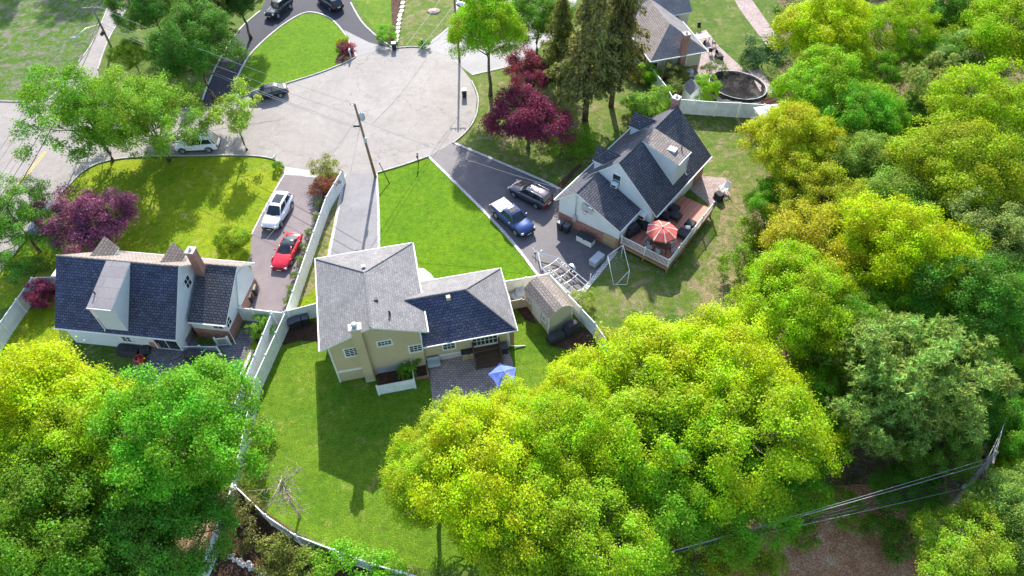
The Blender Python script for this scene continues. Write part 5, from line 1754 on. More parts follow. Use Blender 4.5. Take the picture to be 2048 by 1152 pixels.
# ---------------------------------------------------------------- vehicles
STY = {
    # stations along the body from the rear (0) to the nose (1): (t, belt height, width factor, underside)
    'suv': dict(L=4.75, W=1.9, H=1.68, wb=2.85, st=[(0, .70, .80, .45), (.015, .95, .88, .36), (.06, 1.06, .95, .30), (.25, 1.06, 1, .26), (.62, 1.02, 1, .26), (.70, 1.01, .99, .26), (.90, .93, .95, .28), (.965, .80, .86, .32), (1, .60, .76, .38)],
                cab=(.015, .715), roof=(.09, .53), wr=.36),
    'sedan': dict(L=4.7, W=1.82, H=1.44, wb=2.75, st=[(0, .70, .82, .42), (.02, .88, .9, .34), (.06, .95, .95, .28), (.25, .95, 1, .24), (.62, .92, 1, .24), (.72, .90, .99, .24), (.90, .80, .94, .26), (.97, .68, .85, .3), (1, .52, .74, .36)],
                  cab=(.10, .73), roof=(.26, .55), wr=.33),
    'sport': dict(L=4.5, W=1.82, H=1.18, wb=2.44, st=[(0, .62, .84, .40), (.02, .80, .92, .30), (.08, .84, .97, .24), (.25, .84, 1, .2), (.60, .80, .99, .2), (.75, .76, .97, .2), (.90, .64, .92, .22), (.97, .52, .86, .26), (1, .40, .78, .3)],
                  cab=(.09, .66), roof=(.28, .47), wr=.33),
    'jeep': dict(L=4.7, W=1.85, H=1.84, wb=2.95, st=[(0, .80, .9, .5), (.01, 1.05, .93, .45), (.05, 1.1, .95, .42), (.3, 1.12, .95, .42), (.64, 1.12, .94, .42), (.68, 1.12, .86, .42), (.93, 1.05, .78, .45), (.98, 1.0, .78, .5), (1, .8, .76, .55)],
                 cab=(.01, .655), roof=(.03, .60), wr=.42),
    'truck': dict(L=5.3, W=1.98, H=1.80, wb=3.2, st=[(0, .85, .88, .5), (.012, 1.14, .95, .42), (.04, 1.17, .97, .36), (.25, 1.17, 1, .34), (.38, 1.17, 1, .34), (.66, 1.10, 1, .34), (.72, 1.09, .99, .34), (.92, 1.02, .95, .36), (.972, .86, .87, .4), (1, .66, .78, .44)],
                  cab=(.335, .74), roof=(.385, .60), wr=.39),
}


def car(name, label, cat, front_px, rear_px, side, style, col, metal=.3, sun=False, rails=False, roofcol=None, group=None, L=None, spoiler=False, bedcol=None):
    S = STY[style]
    L = L or S['L']; W = S['W']; H = S['H']; wb = S['wb'] * L / S['L']; wr = S['wr']
    f, r = G(*front_px), G(*rear_px)
    h = unit(f - r)
    lf = V3((-h[1], h[0], 0))
    c = (f + r) / 2 - lf * (W / 2 - .1) * (1 if side == 'L' else -1)
    root = thing(name, label, cat, c, math.degrees(math.atan2(h[1], h[0])), group)
    pm = paint(name + ' paint ' + label[:18], col, metal)
    X = lambda t: -L / 2 + t * L
    st = S['st']

    def belt(t):
        return np.interp(t, [a[0] for a in st], [a[1] for a in st])

    def wid(t):
        return np.interp(t, [a[0] for a in st], [a[2] for a in st]) * W / 2
    # body shell
    ts = sorted(set([a[0] for a in st] + [.12, .18, .32, .40, .48, .55, .78, .84]))
    vs, n = [], 13
    for t in ts:
        x, zb, hw = X(t), belt(t), wid(t)
        z0 = np.interp(t, [a[0] for a in st], [a[3] for a in st])
        ring = [(-.7 * hw, z0), (-.96 * hw, z0 + .06), (-hw, z0 + .22), (-hw, zb - .22), (-.96 * hw, zb - .07), (-.82 * hw, zb), (0, zb + .035),
                (.82 * hw, zb), (.96 * hw, zb - .07), (hw, zb - .22), (hw, z0 + .22), (.96 * hw, z0 + .06), (.7 * hw, z0)]
        vs += [(x, y, z) for y, z in ring]
    fs = []
    for i in range(len(ts) - 1):
        for k in range(n):
            j = (k + 1) % n
            fs.append((i * n + k, i * n + n + k, i * n + n + j, i * n + j)[::-1])
    fs.append(tuple(range(n))[::-1]); fs.append(tuple(range((len(ts) - 1) * n, len(ts) * n)))
    q = MB(); q.add(vs, fs, 0, True); q.build('body', pm, root)
    # glasshouse
    c0, c1 = S['cab']; r0, r1 = S['roof']
    zr = H - .06
    hw0, hw1 = .80 * wid(c0 + .03), .83 * wid(c1)
    rw = .64 * W / 2 * (1.03 if style in ('suv', 'jeep', 'truck') else .98)
    zb0, zb1 = belt(c0) + .0, belt(c1) - .01
    if style in ('suv', 'jeep'):
        zb0 = belt(.05) - .05
    B = [V3((X(c0), hw0, zb0)), V3((X(c1), hw1, zb1)), V3((X(c1), -hw1, zb1)), V3((X(c0), -hw0, zb0))]
    T = [V3((X(r0), rw, zr)), V3((X(r1), rw, zr)), V3((X(r1), -rw, zr)), V3((X(r0), -rw, zr))]
    B[1][0] -= .12; B[2][0] -= .12
    cm_f, cm_b = V3((X(c1) + .08, 0, zb1 + .02)), V3((X(r1) + .06, 0, zr + .02))
    q = MB(); q.add([B[1], cm_f, B[2], T[2], cm_b, T[1]], [(0, 1, 4, 5), (1, 2, 3, 4)], 0, True); q.build('windscreen', M['car_glass'], root)
    q = MB(); q.poly([B[0], T[0], T[3], B[3]]); q.build('rear_window', M['car_glass'], root)
    for k in (0, 1):
        b_ = (B[0], B[1], T[1], T[0]) if k == 0 else (B[3], T[3], T[2], B[2])
        q = MB(); q.poly(b_); q.build('side_window', M['car_glass'], root)
    for a, b_ in ((0, 0), (1, 1), (2, 2), (3, 3)):
        q = MB(); q.tube([B[a], (B[a] + T[b_]) / 2, T[b_]], .045, 6); q.build('pillar', pm, root)
    for f_ in ((.52, .5), (.1, .12)) if style in ('suv', 'jeep') else ((.5, .48),):
        for s_ in (0, 1):
            ba = B[0] * (1 - f_[0]) + B[1] * f_[0] if s_ == 0 else B[3] * (1 - f_[0]) + B[2] * f_[0]
            ta = T[0] * (1 - f_[1]) + T[1] * f_[1] if s_ == 0 else T[3] * (1 - f_[1]) + T[2] * f_[1]
            q = MB(); q.tube([ba, ta], .042 if f_[0] > .3 else .09, 6); q.build('pillar', pm, root)
    # roof skin, crowned
    vs, fs = [], []
    nx, ny = 6, 6
    for i in range(nx + 1):
        for j in range(ny + 1):
            u, v = i / nx, j / ny * 2 - 1
            x = X(r0) - .05 + (X(r1) - X(r0) + .1) * u
            e = max(abs(v), abs(2 * u - 1))
            vs.append((x, v * (rw + .04), zr + .065 * (1 - v * v) + .012 - (.05 if e > .99 else 0) + .02 * (1 - (2 * u - 1) ** 2)))
    for i in range(nx):
        for j in range(ny):
            a = i * (ny + 1) + j
            fs.append((a, a + ny + 1, a + ny + 2, a + 1))
    q = MB(); q.add(vs, fs, 0, True); q.build('roof', pm if roofcol is None else M[roofcol], root)
    if sun:
        a0, a1 = sun
        q = MB(); q.box(X(a0), X(a1), -.72 * rw, .72 * rw, zr + .04, zr + .105); q.build('sunroof', M['car_glass'], root)
    if rails:
        for s_ in (-1, 1):
            q = MB(); q.tube([(X(r0) + .05, s_ * rw, zr + .02), (X(r0) + .2, s_ * rw, zr + .11), (X(r1) - .3, s_ * rw, zr + .11), (X(r1) - .1, s_ * rw, zr + .02)], .025, 5)
            q.build('roof_rail', M['alu'], root)
    if style == 'truck':
        q = MB(); q.box(X(.03), X(.32), -.84 * W / 2, .84 * W / 2, 1.16, 1.235); tc = q.build('bed_cover', M[bedcol or 'dark_fabric'], root)
        q = MB()
        for k in (.12, .22):
            q.box(X(k), X(k) + .03, -.82 * W / 2, .82 * W / 2, 1.236, 1.243)
        q.build('cover_seam', M['black'], tc)
    # wheels
    for sx in (-1, 1):
        for sy in (-1, 1):
            y = sy * (W / 2 - .09)
            x = sx * wb / 2 - (.02 if sx > 0 else -.02) + (.06 if style != 'jeep' else .1)
            ao = MB(); a_ = np.linspace(-.25, math.pi + .25, 14)
            pts = [(x + (wr + .075) * math.cos(t), sy * (W / 2 * .985), wr + (wr + .075) * math.sin(t)) for t in a_]
            ao.tube(pts, .07 if style == 'jeep' else .045, 5); ao.build('wheel_arch', M['black'] if style in ('suv', 'jeep', 'truck') and metal >= 0 and style != 'sport' else pm, root)
            q = MB()
            pr = [(wr * .62, -.115), (wr * .93, -.115), (wr, -.07), (wr, .07), (wr * .93, .115), (wr * .62, .115)]
            vv, ff = [], []
            K = 20
            for rr, dy in pr:
                for k in range(K):
                    a = 2 * math.pi * k / K
                    vv.append((rr * math.cos(a), dy, rr * math.sin(a)))
            for i in range(len(pr) - 1):
                for k in range(K):
                    j = (k + 1) % K
                    ff.append((i * K + k, i * K + j, i * K + K + j, i * K + K + k))
            q.add(vv, ff, 0, True)
            wh = q.build('wheel', M['tyre'], root); wh.location = (x, y, wr)
            q = MB(); vv, ff = [], []
            yy = sy * .10
            vv.append((0, yy + sy * .01, 0))
            for k in range(20):
                a = 2 * math.pi * k / 20
                rr = wr * .64 if k % 4 in (0, 1) else wr * .60
                vv.append((rr * math.cos(a), yy, rr * math.sin(a)))
            ff = [(0, 1 + k, 1 + (k + 1) % 20) for k in range(20) if k % 4 != 3]
            q.add(vv, ff); q.tube([(wr * .63 * math.cos(a), yy, wr * .63 * math.sin(a)) for a in np.linspace(0, 6.283, 21)], .02, 4)
            q.build('rim', M['rim'], wh)
    for s_ in (-1, 1):
        q = MB(); x1 = X(.962); q.obox((x1 + .02, s_ * wid(.95) * .78), .24, .36, belt(.965) - .2, belt(.965) - .03, -s_ * 24, 0, .8); q.build('headlight', M['lamp_lens'], root)
        q = MB(); q.obox((X(.012), s_ * wid(.02) * .86), .12, .26, belt(.02) - .30, belt(.02) - .06, s_ * 12); q.build('taillight', M['red_light'], root)
        q = MB(); q.obox((X(c1) - .42, s_ * (wid(.6) + .09)), .1, .2, belt(.6) + .02, belt(.6) + .16, 0, 0, .8); q.build('wing_mirror', pm, root)
    if style in ('suv', 'truck', 'jeep'):
        for s_ in (-1, 1):
            q = MB(); q.box(-wb / 2 + wr + .12, wb / 2 - wr - .06, s_ * W / 2 * .97 - .03, s_ * W / 2 * .97 + .05, st[3][3], st[3][3] + .17); q.build('sill', M['black'], root)
    q = MB(); q.box(X(.965), X(1) + .015, -.42, .42, st[-1][1] - .17, st[-1][1] + .03); q.build('grille', M['black'], root)
    q = MB(); q.box(X(.97), X(1) + .03, -.78 * W / 2, .78 * W / 2, st[-1][3] + .0, st[-1][3] + .12); q.build('front_bumper', M['black'] if style != 'sport' else pm, root)
    q = MB(); q.box(X(1) + .02, X(1) + .04, -.24, .24, st[-1][1] - .28, st[-1][1] - .17); q.build('number_plate', M['trim'], root)
    q = MB(); q.box(X(0) - .03, X(0) - .01, -.24, .24, .62, .74); q.build('number_plate', M['trim'], root)
    q = MB(); q.box(X(0) - .025, X(.03), -.8 * W / 2, .8 * W / 2, .42, .58); q.build('rear_bumper', M['black'] if style != 'sport' else pm, root)
    return root


_q = lambda x, y: (512 + x / 3, y / 3)
car('parked_suv', 'white suv with dark sunroof on the pinkish drive', 'car', (564, 452), (584, 416), 'L', 'suv', (.78, .78, .80), 0, sun=(.2, .46), rails=True)
car('sports_car', 'low red sports car with dark roof panel behind the white suv', 'car', (582.7, 529), (600.5, 493), 'L', 'sport', (.62, .012, .03), 0, roofcol='car_glass')
car('parked_suv', 'white suv parked at the kerb under the leaning street tree', 'car', (370.7, 307), (419.3, 304.7), 'L', 'suv', (.86, .88, .9), 0, rails=True, L=4.95)
car('pickup_truck', 'dark blue pickup with pale bed cover on the wide drive', 'pickup', (1032, 470.5), (992, 435), 'R', 'truck', (.03, .06, .20), .4, sun=(.45, .57), bedcol='grey_plastic')  # pale grey bed cover colour stands in for glare off the cover
car('parked_suv', 'dark grey suv behind the pickup, nose to the turning circle', 'car', (1029.7, 394), (1072.6, 416.5), 'L', 'suv', (.10, .085, .11), .5, rails=True, L=4.9)
car('parked_sedan', 'black sedan at the kerb of the island lawn', 'car', (519.3, 204), (562.7, 195), 'L', 'sedan', (.02, .022, .032), .3)
car('off_roader', 'black boxy off roader on the curved dark drive', 'car', (550, 43), (589, 11), 'L', 'jeep', (.02, .022, .03), .2)
car('parked_suv', 'black suv with red tail lamps on the curved dark drive', 'car', (637, 5), (667, 26), 'L', 'suv', (.025, .025, .035), .3, sun=(.2, .46))
car('parked_sedan', 'white car cut by the top edge behind the verge tree', 'car', (958, 5), (945, 14), 'R', 'sedan', (.72, .75, .8), 0)
car('parked_sedan', 'grey car half hidden by the street tree at the left edge', 'car', (70, 460), (95, 428), 'R', 'sedan', (.12, .13, .16), .4)

# boat trailer
def bt():
    tip, rear = G(1064, 502), G(1164, 588)
    h = unit(rear - tip); L = np.linalg.norm(rear - tip)
    o = thing('boat_trailer', 'empty pale metal boat trailer behind the garden shed', 'trailer', tip, math.degrees(math.atan2(h[1], h[0])))
    W = 1.05
    q = MB(); z = .5
    q.tube([(0, 0, z), (.5, 0, z), (1.6, 0, z + .02)], .05, 4, sm=False)
    q.tube([(.9, 0, z), (2.6, W, z), (L, W, z)], .055, 4, sm=False); q.tube([(.9, 0, z), (2.6, -W, z), (L, -W, z)], .055, 4, sm=False)
    for x in (2.7, 3.6, 4.5, 5.4, L - .3):
        if x < L:
            q.tube([(x, -W, z), (x, -W * .5, z - .14), (x, 0, z - .2), (x, W * .5, z - .14), (x, W, z)], .04, 5)
    q.build('frame', M['alu'], o)
    for s_ in (-1, 1):
        q = MB(); q.tube([(3.0, s_ * .55, z + .12), (L + .1, s_ * .55, z + .12)], .06, 4, sm=False); b_ = q.build('bunk', M['beige'], o)
        q = MB(); q.tube([(3.3, s_ * .55, z - .1), (3.3, s_ * .55, z + .1)], .03, 4); q.tube([(5.0, s_ * .55, z - .1), (5.0, s_ * .55, z + .1)], .03, 4); q.build('bracket', M['metal'], b_)
        q = MB(); q.tube([(L - .2, s_ * (W + .08), z), (L - .2, s_ * (W + .1), z + 1.3)], .04, 6); q.build('guide_post', M['trim'], o)
        q = MB(); x = 4.35
        a_ = np.linspace(.15, math.pi - .15, 9)
        for i in range(8):
            p0 = (x + .45 * math.cos(a_[i]), .3 + .42 * math.sin(a_[i])); p1 = (x + .45 * math.cos(a_[i + 1]), .3 + .42 * math.sin(a_[i + 1]))
            y0, y1 = s_ * (W + .1), s_ * (W + .36)
            q.poly([(p0[0], y0, p0[1]), (p1[0], y0, p1[1]), (p1[0], y1, p1[1]), (p0[0], y1, p0[1])])
        q.build('fender', M['alu'], o)
        q = MB(); q.lathe((0, 0, 0), [(.1, -.09), (.29, -.09), (.31, 0), (.29, .09), (.1, .09)], 16)
        wv = q.build('wheel', M['tyre'], o); wv.location = (x, s_ * (W + .22), .31); wv.rotation_euler = (R(90), 0, 0)
        for xx in (3.4, 4.0, 4.9):
            q = MB(); q.tube([(xx, s_ * .8, z + .1), (xx + .12, s_ * .8, z + .1)], .07, 8); q.build('roller', M['trim'], o)
    q = MB(); q.tube([(1.3, 0, z), (1.45, 0, z + .75)], .05, 6); q.lathe((1.4, 0, z + .6), [(.12, -.06), (.12, .06)], 10); q.build('winch_post', M['metal'], o)
    q = MB(); q.tube([(.35, .1, .05), (.35, .1, .95)], .035, 6); q.lathe((.35, .1, .08), [(.11, -.05), (.11, .05)], 10); q.build('jack', M['metal'], o)


bt()


# ---------------------------------------------------------------- smaller things
def wheelie(label, px, deg, lid='lid_grey', group=None, k=1.0):
    p = G(*px)
    o = thing('wheeled_bin', label, 'bin', p, deg, group)
    q = MB(); q.obox((0, 0), .5 * k, .55 * k, .06, .92 * k, 0, 0, 1.18); q.build('body', M['black'], o)
    q = MB(); q.rbox(-.31 * k, .31 * k, -.34 * k, .36 * k, .93 * k, 1.02 * k, .05); q.build('lid', M[lid], o)
    for s_ in (-1, 1):
        q = MB(); q.tube([(s_ * .2 - .04, .3, .11), (s_ * .2 + .04, .3, .11)], .11, 10); q.build('wheel', M['tyre'], o)
    return o


gb = 'dark bins by the white fence'
wheelie('dark bin nearest the fence corner of the three by the tan house', (587, 655), 24, group=gb)
wheelie('middle dark bin of the three by the tan house', (599, 650), 14, group=gb)
wheelie('dark bin nearest the tan house wall of the three', (614, 646), 10, group=gb)
wheelie('dark bin by the brick garage wall, left of the pair', (1121, 458), -39)
wheelie('dark bin by the brick garage wall, right of the pair', (1133, 464), -39)
wheelie('dark bin standing on the edge of the turning circle', (929, 193), 5, 'grey_plastic')
wheelie('grey lidded bin on the kerb by the stone edging', (789, 99), 5, 'grey_plastic')
wheelie('dark drum bin with beige lid nearest the downpipe', (510, 588), 5, 'beige')
wheelie('dark drum bin with beige lid nearer the side gate', (501, 603), 5, 'beige')
wheelie('black bin beside the timber back stairs', (1009, 704), 11)


def crate(name, label, cat, px, sx, sy, h, deg, body, lid):
    o = thing(name, label, cat, G(*px), deg)
    q = MB(); q.box(-sx / 2, sx / 2, -sy / 2, sy / 2, .02, h); q.build('body', M[body], o)
    q = MB(); q.rbox(-sx / 2 - .04, sx / 2 + .04, -sy / 2 - .04, sy / 2 + .04, h + .002, h + .09, .04); q.build('lid', M[lid], o)
    q = MB(); q.box(-.1, .1, -sy / 2 - .07, -sy / 2 - .042, h - .06, h + .05); q.build('latch', M['black'], o)
    return o


crate('storage_box', 'white deck box with a black lid against the brick garage wall', 'storage box', (1171, 484), 1.75, .75, .72, -39, 'trim', 'black')
crate('storage_box', 'grey deck box with a blue grey lid on the drive', 'storage box', (1193, 524), 1.5, .75, .6, 48, 'grey_plastic', 'grey_plastic')
crate('storage_box', 'tan box with a dark top beside the timber back stairs', 'storage box', (938, 711), 1.25, .75, .8, 11, 'wood_tan', 'dark_fabric')


def covered(name, label, cat, px, sx, sy, h, deg, mat='dark_fabric', z=0.0, dome=False, frame=None):
    """furniture under a fitted cover, with a skirt and a hem strap"""
    p = G(px[0], px[1], z)
    o = thing(name, label, cat, p, deg)
    q = MB(); q.rbox(-sx / 2, sx / 2, -sy / 2, sy / 2, .05, h * (.72 if dome else 1), .09)
    if dome:
        q.rbox(-sx * .36, sx * .36, -sy * .36, sy * .36, h * .73, h, .12)
    q.build('cover', M[mat], o)
    q = MB(); q.box(-sx / 2 - .02, sx / 2 + .02, -sy / 2 - .02, sy / 2 + .02, .07, .12); q.build('hem_strap', M['black'], o)
    return o


covered('covered_grill', 'black covered grill at the corner of the cream shed', 'covered grill', (1142, 662), 1.5, .9, 1.15, 30, dome=True)
covered('covered_bench', 'black covered low box in front of the cream shed gable', 'covered furniture', (1112, 678), 1.6, .85, .7, 30)
covered('covered_grill', 'dark covered grill on the paved terrace by the picket railing', 'covered grill', (395, 718), 1.5, .9, 1.0, -8)
covered('covered_grill', 'dark covered table at the corner of the picket railing', 'covered grill', (432, 722), 1.7, 1.0, .85, -8)
covered('covered_sofa', 'dark covered sofa against the white siding near the dark red pot', 'covered furniture', (262, 706), 2.0, .9, .75, -8)
covered('covered_chair', 'round dark covered chair beside the dark red pot', 'covered furniture', (296, 708), .9, .9, .8, 20)
o = thing('garden_pot', 'round dark red pot on the dark terrace', 'pot', G(284, 724))
q = MB(); q.lathe((0, 0, 0), [(.28, 0), (.46, .25), (.48, .5), (.38, .72), (.32, .72), (.3, .6)], 18); q.build('bowl', M['red_light'], o)
q = MB(); q.lathe((0, 0, .6), [(.3, 0), (.02, .12)], 14); q.build('lid', M['red_light'], o)
_z3 = lambda x, y: (1220 + x / 5.908, 370 + y / 5.908)
D = -39.0
covered('covered_grill', 'dark covered grill on the red deck by the garage wall', 'covered grill', _z3(255, 570), 1.6, .85, 1.15, D + 75, z=DZ + .02, dome=True)
covered('covered_sofa', 'long dark covered sofa under the wall air conditioner', 'covered furniture', _z3(405, 500), 1.9, .8, .75, D, z=DZ + .02)


def deck_chair(label, uv, sx, sy, deg, cushion='dark_fabric'):
    o = thing('lounge_seat', label, 'lounge seat', G(*_z3(*uv), DZ + .01), deg)
    q = MB()
    for a in (-1, 1):
        for b_ in (-1, 1):
            q.box(a * (sx / 2 - .06) - .03, a * (sx / 2 - .06) + .03, b_ * (sy / 2 - .06) - .03, b_ * (sy / 2 - .06) + .03, 0, .2)
    q.box(-sx / 2, sx / 2, -sy / 2, sy / 2, .2, .34); q.build('frame', M['black'], o)
    q = MB(); q.rbox(-sx / 2 + .03, sx / 2 - .03, -sy / 2 + .03, sy / 2 - .03, .345, .52, .06); q.build('cushion', M[cushion], o)
    return o


deck_chair('dark lounge seat nearest the sliding door on the red deck', (755, 300), .95, .95, D)
deck_chair('dark lounge seat in the middle of the red deck', (760, 385), 1.2, 1.0, D)
deck_chair('dark lounge seat shaded along the house wall on the red deck', (640, 390), 1.1, .8, D)
deck_chair('dark armchair against the deck railing, farther of two', (945, 480), .95, .9, D)
deck_chair('dark armchair against the deck railing, nearer of two', (865, 600), 1.3, 1.1, D)
o = thing('side_table', 'small round white table between the dark armchairs on the deck', 'table', G(*_z3(908, 545), DZ + .01))
q = MB(); q.lathe((0, 0, 0), [(.2, 0), (.06, .03), (.05, .5), (.28, .52), (.28, .56)], 14); q.build('pedestal', M['trim'], o)
q = MB(); q.lathe((0, 0, .562), [(.26, 0), (.27, .02), (.02, .03)], 14); q.build('top', M['trim'], o)

# umbrella and dining set on the deck
U = FC.at_z(_z3(620, 520), 3.1); up = FC.w(U[0], U[1], DZ)
um = thing('patio_umbrella', 'red and white striped umbrella open over the deck table', 'umbrella', up, D)
q = MB(); q.tube([(0, 0, 0), (0, 0, 2.5)], .03, 8); q.build('pole', M['alu'], um)
m_ = N('striped canopy cloth')
at = m_.n('ShaderNodeTexCoord').outputs['Object']
sx = m_.n('ShaderNodeSeparateXYZ'); m_.l(at, sx.inputs[0])
an = m_.math('ARCTAN2', sx.outputs[1], sx.outputs[0])
fr_ = m_.math('FRACT', m_.math('MULTIPLY', an, 8 / (2 * math.pi)))
cc = m_.ramp(fr_, [(0.0, (.72, .62, .58)), (.07, (.55, .10, .08)), (.5, (.62, .14, .11)), (.86, (.52, .09, .07)), (.95, (.74, .64, .6))])
m_.out(cc, .8, .2)
M['stripe'] = m_.mat
q = MB(); vs = [(0, 0, 2.62)]; fs = []
for k in range(8):
    a = 2 * math.pi * k / 8
    vs += [(.75 * math.cos(a), .75 * math.sin(a), 2.42), (1.5 * math.cos(a), 1.5 * math.sin(a), 2.05), (1.5 * math.cos(a), 1.5 * math.sin(a), 1.9)]
for k in range(8):
    a, b_ = 1 + 3 * k, 1 + 3 * ((k + 1) % 8)
    fs += [(0, a, b_), (a, a + 1, b_ + 1, b_), (a + 1, a + 2, b_ + 2, b_ + 1)]
q.add(vs, fs); cn = q.build('canopy', M['stripe'], um)
q = MB()
for k in range(8):
    a = 2 * math.pi * k / 8
    q.tube([(0, 0, 2.6), (.75 * math.cos(a), .75 * math.sin(a), 2.41), (1.5 * math.cos(a), 1.5 * math.sin(a), 2.03)], .012, 4)
q.lathe((0, 0, 2.6), [(.1, 0), (.1, .06), (.02, .12)], 8)
q.build('ribs', M['trim'], cn)
tb = FC.at_z(_z3(600, 690), DZ + .7)
o = thing('dining_table', 'dark slatted dining table under the striped umbrella', 'table', FC.w(tb[0], tb[1], DZ), D)
q = MB(); q.box(-.95, .95, -.5, .5, .68, .73); q.build('tabletop', M['wood_dark'], o)
for a in (-.85, .85):
    for b_ in (-.42, .42):
        q = MB(); q.box(a - .035, a + .035, b_ - .035, b_ + .035, 0, .679); q.build('leg', M['black'], o)


def chair(label, p, deg, mat='metal', z=0.0, cat='chair', name='dining_chair', group=None):
    o = thing(name, label, cat, p, deg, group)
    q = MB(); q.box(-.24, .24, -.24, .24, .42, .46); q.build('seat', M[mat], o)
    q = MB(); q.box(-.24, .24, .21, .25, .465, .95)
    q.build('backrest', M[mat], o)
    for a in (-.2, .2):
        for b_ in (-.2, .2):
            q = MB(); q.tube([(a, b_, 0), (a, b_, .419)], .018, 5); q.build('leg', M['black'], o)
    for a in (-.25, .25):
        q = MB(); q.tube([(a, -.22, .44), (a, -.22, .66), (a, .22, .68)], .018, 5); q.build('armrest', M['black'], o)
    return o


gd = 'dining chairs on the red deck'
for k, (u, v, dg, lb) in enumerate(((475, 735, D + 180, 'grey dining chair on the railing side of the deck table, farther from the rail corner'), (575, 785, D + 180, 'grey dining chair on the railing side of the deck table, middle one'),
                                    (755, 770, D + 230, 'grey dining chair near the rail corner of the deck'), (440, 690, D + 90, 'grey dining chair at the house end of the deck table'), (735, 690, D - 90, 'grey dining chair at the far end of the deck table'))):
    p = FC.at_z(_z3(u, v), DZ + .45); chair(lb, FC.w(p[0], p[1], DZ), dg, 'grey_plastic', group=gd)

# white slatted chair over a dark cover at the patio end
o = thing('slatted_chair', 'white slatted garden chair at the end of the red deck', 'chair', G(1446, 384), -60)
q = MB()
for k in range(5):
    q.box(-.3, .3, -.3 + .12 * k, -.21 + .12 * k, .36 + .015 * k, .39 + .015 * k)
q.build('seat', M['vinyl_plain'], o)
q = MB()
for k in range(5):
    q.add([(-.3 + .125 * k, .3, .4), (-.2 + .125 * k, .3, .4), (-.2 + .125 * k, .6, 1.15), (-.3 + .125 * k, .6, 1.15), (-.3 + .125 * k, .33, .4), (-.2 + .125 * k, .33, .4), (-.2 + .125 * k, .63, 1.15), (-.3 + .125 * k, .63, 1.15)], [(0, 1, 2, 3), (7, 6, 5, 4), (0, 3, 7, 4), (1, 5, 6, 2), (3, 2, 6, 7)])
q.build('backrest', M['vinyl_plain'], o)
for s_ in (-1, 1):
    q = MB(); q.box(s_ * .36 - .06, s_ * .36 + .06, -.4, .4, .6, .63); q.box(s_ * .36 - .03, s_ * .36 + .03, -.36, -.3, 0, .6); q.box(s_ * .36 - .03, s_ * .36 + .03, .3, .36, 0, .6); q.build('armrest', M['vinyl_plain'], o)
covered('covered_grill', 'black covered cart in front of the white slatted chair', 'covered grill', (1436, 398), .9, .7, .8, -60)

# small goal frame with net lines
def goal():
    o = thing('goal_frame', 'white tube goal frame with netting on the worn lawn', 'goal', G(1236, 545))
    b0 = G(1236, 545)
    A, B_, Cc, Dd, E, = G(1215.8, 511, 1.7) - b0, G(1246, 490, 1.9) - b0, G(1259, 541, .9) - b0, G(1254, 569, 0) - b0, G(1227, 569, 0) - b0
    A0, B0 = A * 1, B_ * 1; A0[2] = 0; B0[2] = 0
    q = MB()
    for a, b_ in ((A, B_), (A, E), (B_, Cc), (Cc, Dd), (E, Dd), (Cc, E + (Dd - E) * .2), (A, A0), (B_, B0)):
        q.tube([a, b_], .035, 6)
    q.build('tubes', M['trim'], o)
    q = MB()
    for k in range(1, 14):
        t = k / 14
        q.tube([A + (B_ - A) * t, (E + (Dd - E) * t)], .006, 3); q.tube([A + (E - A) * t, B_ + (Dd - B_) * t], .006, 3)
    q.build('net', M['wire_pale'], o)


goal()

# mailboxes and signs
def mailbox(label, px, deg, mat='trim'):
    o = thing('mailbox', label, 'mailbox', G(*px), deg)
    q = MB(); q.box(-.05, .05, -.05, .05, 0, 1.05); q.box(-.05, .05, -.3, .2, .96, 1.05); q.build('post', M[mat], o)
    q = MB(); pr = [(-.1, 1.06), (.1, 1.06), (.1, 1.2)] + [(.1 * math.cos(a), 1.2 + .1 * math.sin(a)) for a in np.linspace(.3, 2.84, 6)] + [(-.1, 1.2)]
    q.prism(pr, 'y', -.28, .24); bx = q.build('box', M['black'] if mat != 'trim' else M['grey_plastic'], o)
    q = MB(); q.box(.1, .115, -.1, -.06, 1.14, 1.34); q.build('flag', M['red_light'], bx)
    return o


mailbox('mailbox on a white post in the grass tuft at the drive mouth', (554, 330), 0)
mailbox('dark mailbox on a post at the corner of the bright front lawn', (837, 327), 0, 'wood_dark')
mailbox('white mailbox post at the tip of the island lawn', (702, 116), 0)
mailbox('mailbox beside the low shrub on the far kerb', (846, 96), 0, 'wood_dark')


def street_sign(label, px, h=2.7):
    o = thing('street_sign', label, 'street sign', G(*px), 0)
    q = MB(); q.tube([(0, 0, 0), (0, 0, h)], .035, 6); q.build('post', M['metal'] if px[1] < 250 else M['wood_tan'], o)
    for k, dg in ((0, 25), (1, 115)):
        q = MB(); q.obox((0, 0), .75, .03, h - .02 + .17 * k, h + .13 + .17 * k, dg); q.build('sign_plate', M['green_sign'], o)


street_sign('green street name sign on the verge across the street', (88, 181))
street_sign('green street name sign at the corner under the open street tree', (170, 342))
o = thing('marker_post', 'short brown guy stake beside the tall utility pole', 'post', G(779, 367))
q = MB(); q.tube([(0, 0, 0), G(759, 327, 1.9) - G(779, 367)], .05, 6); q.build('stake', M['wood_dark'], o)
q = MB(); q.lathe(G(759, 327, 1.9) - G(779, 367), [(.07, -.05), (.07, .05)], 8); q.build('cap', M['black'], o)

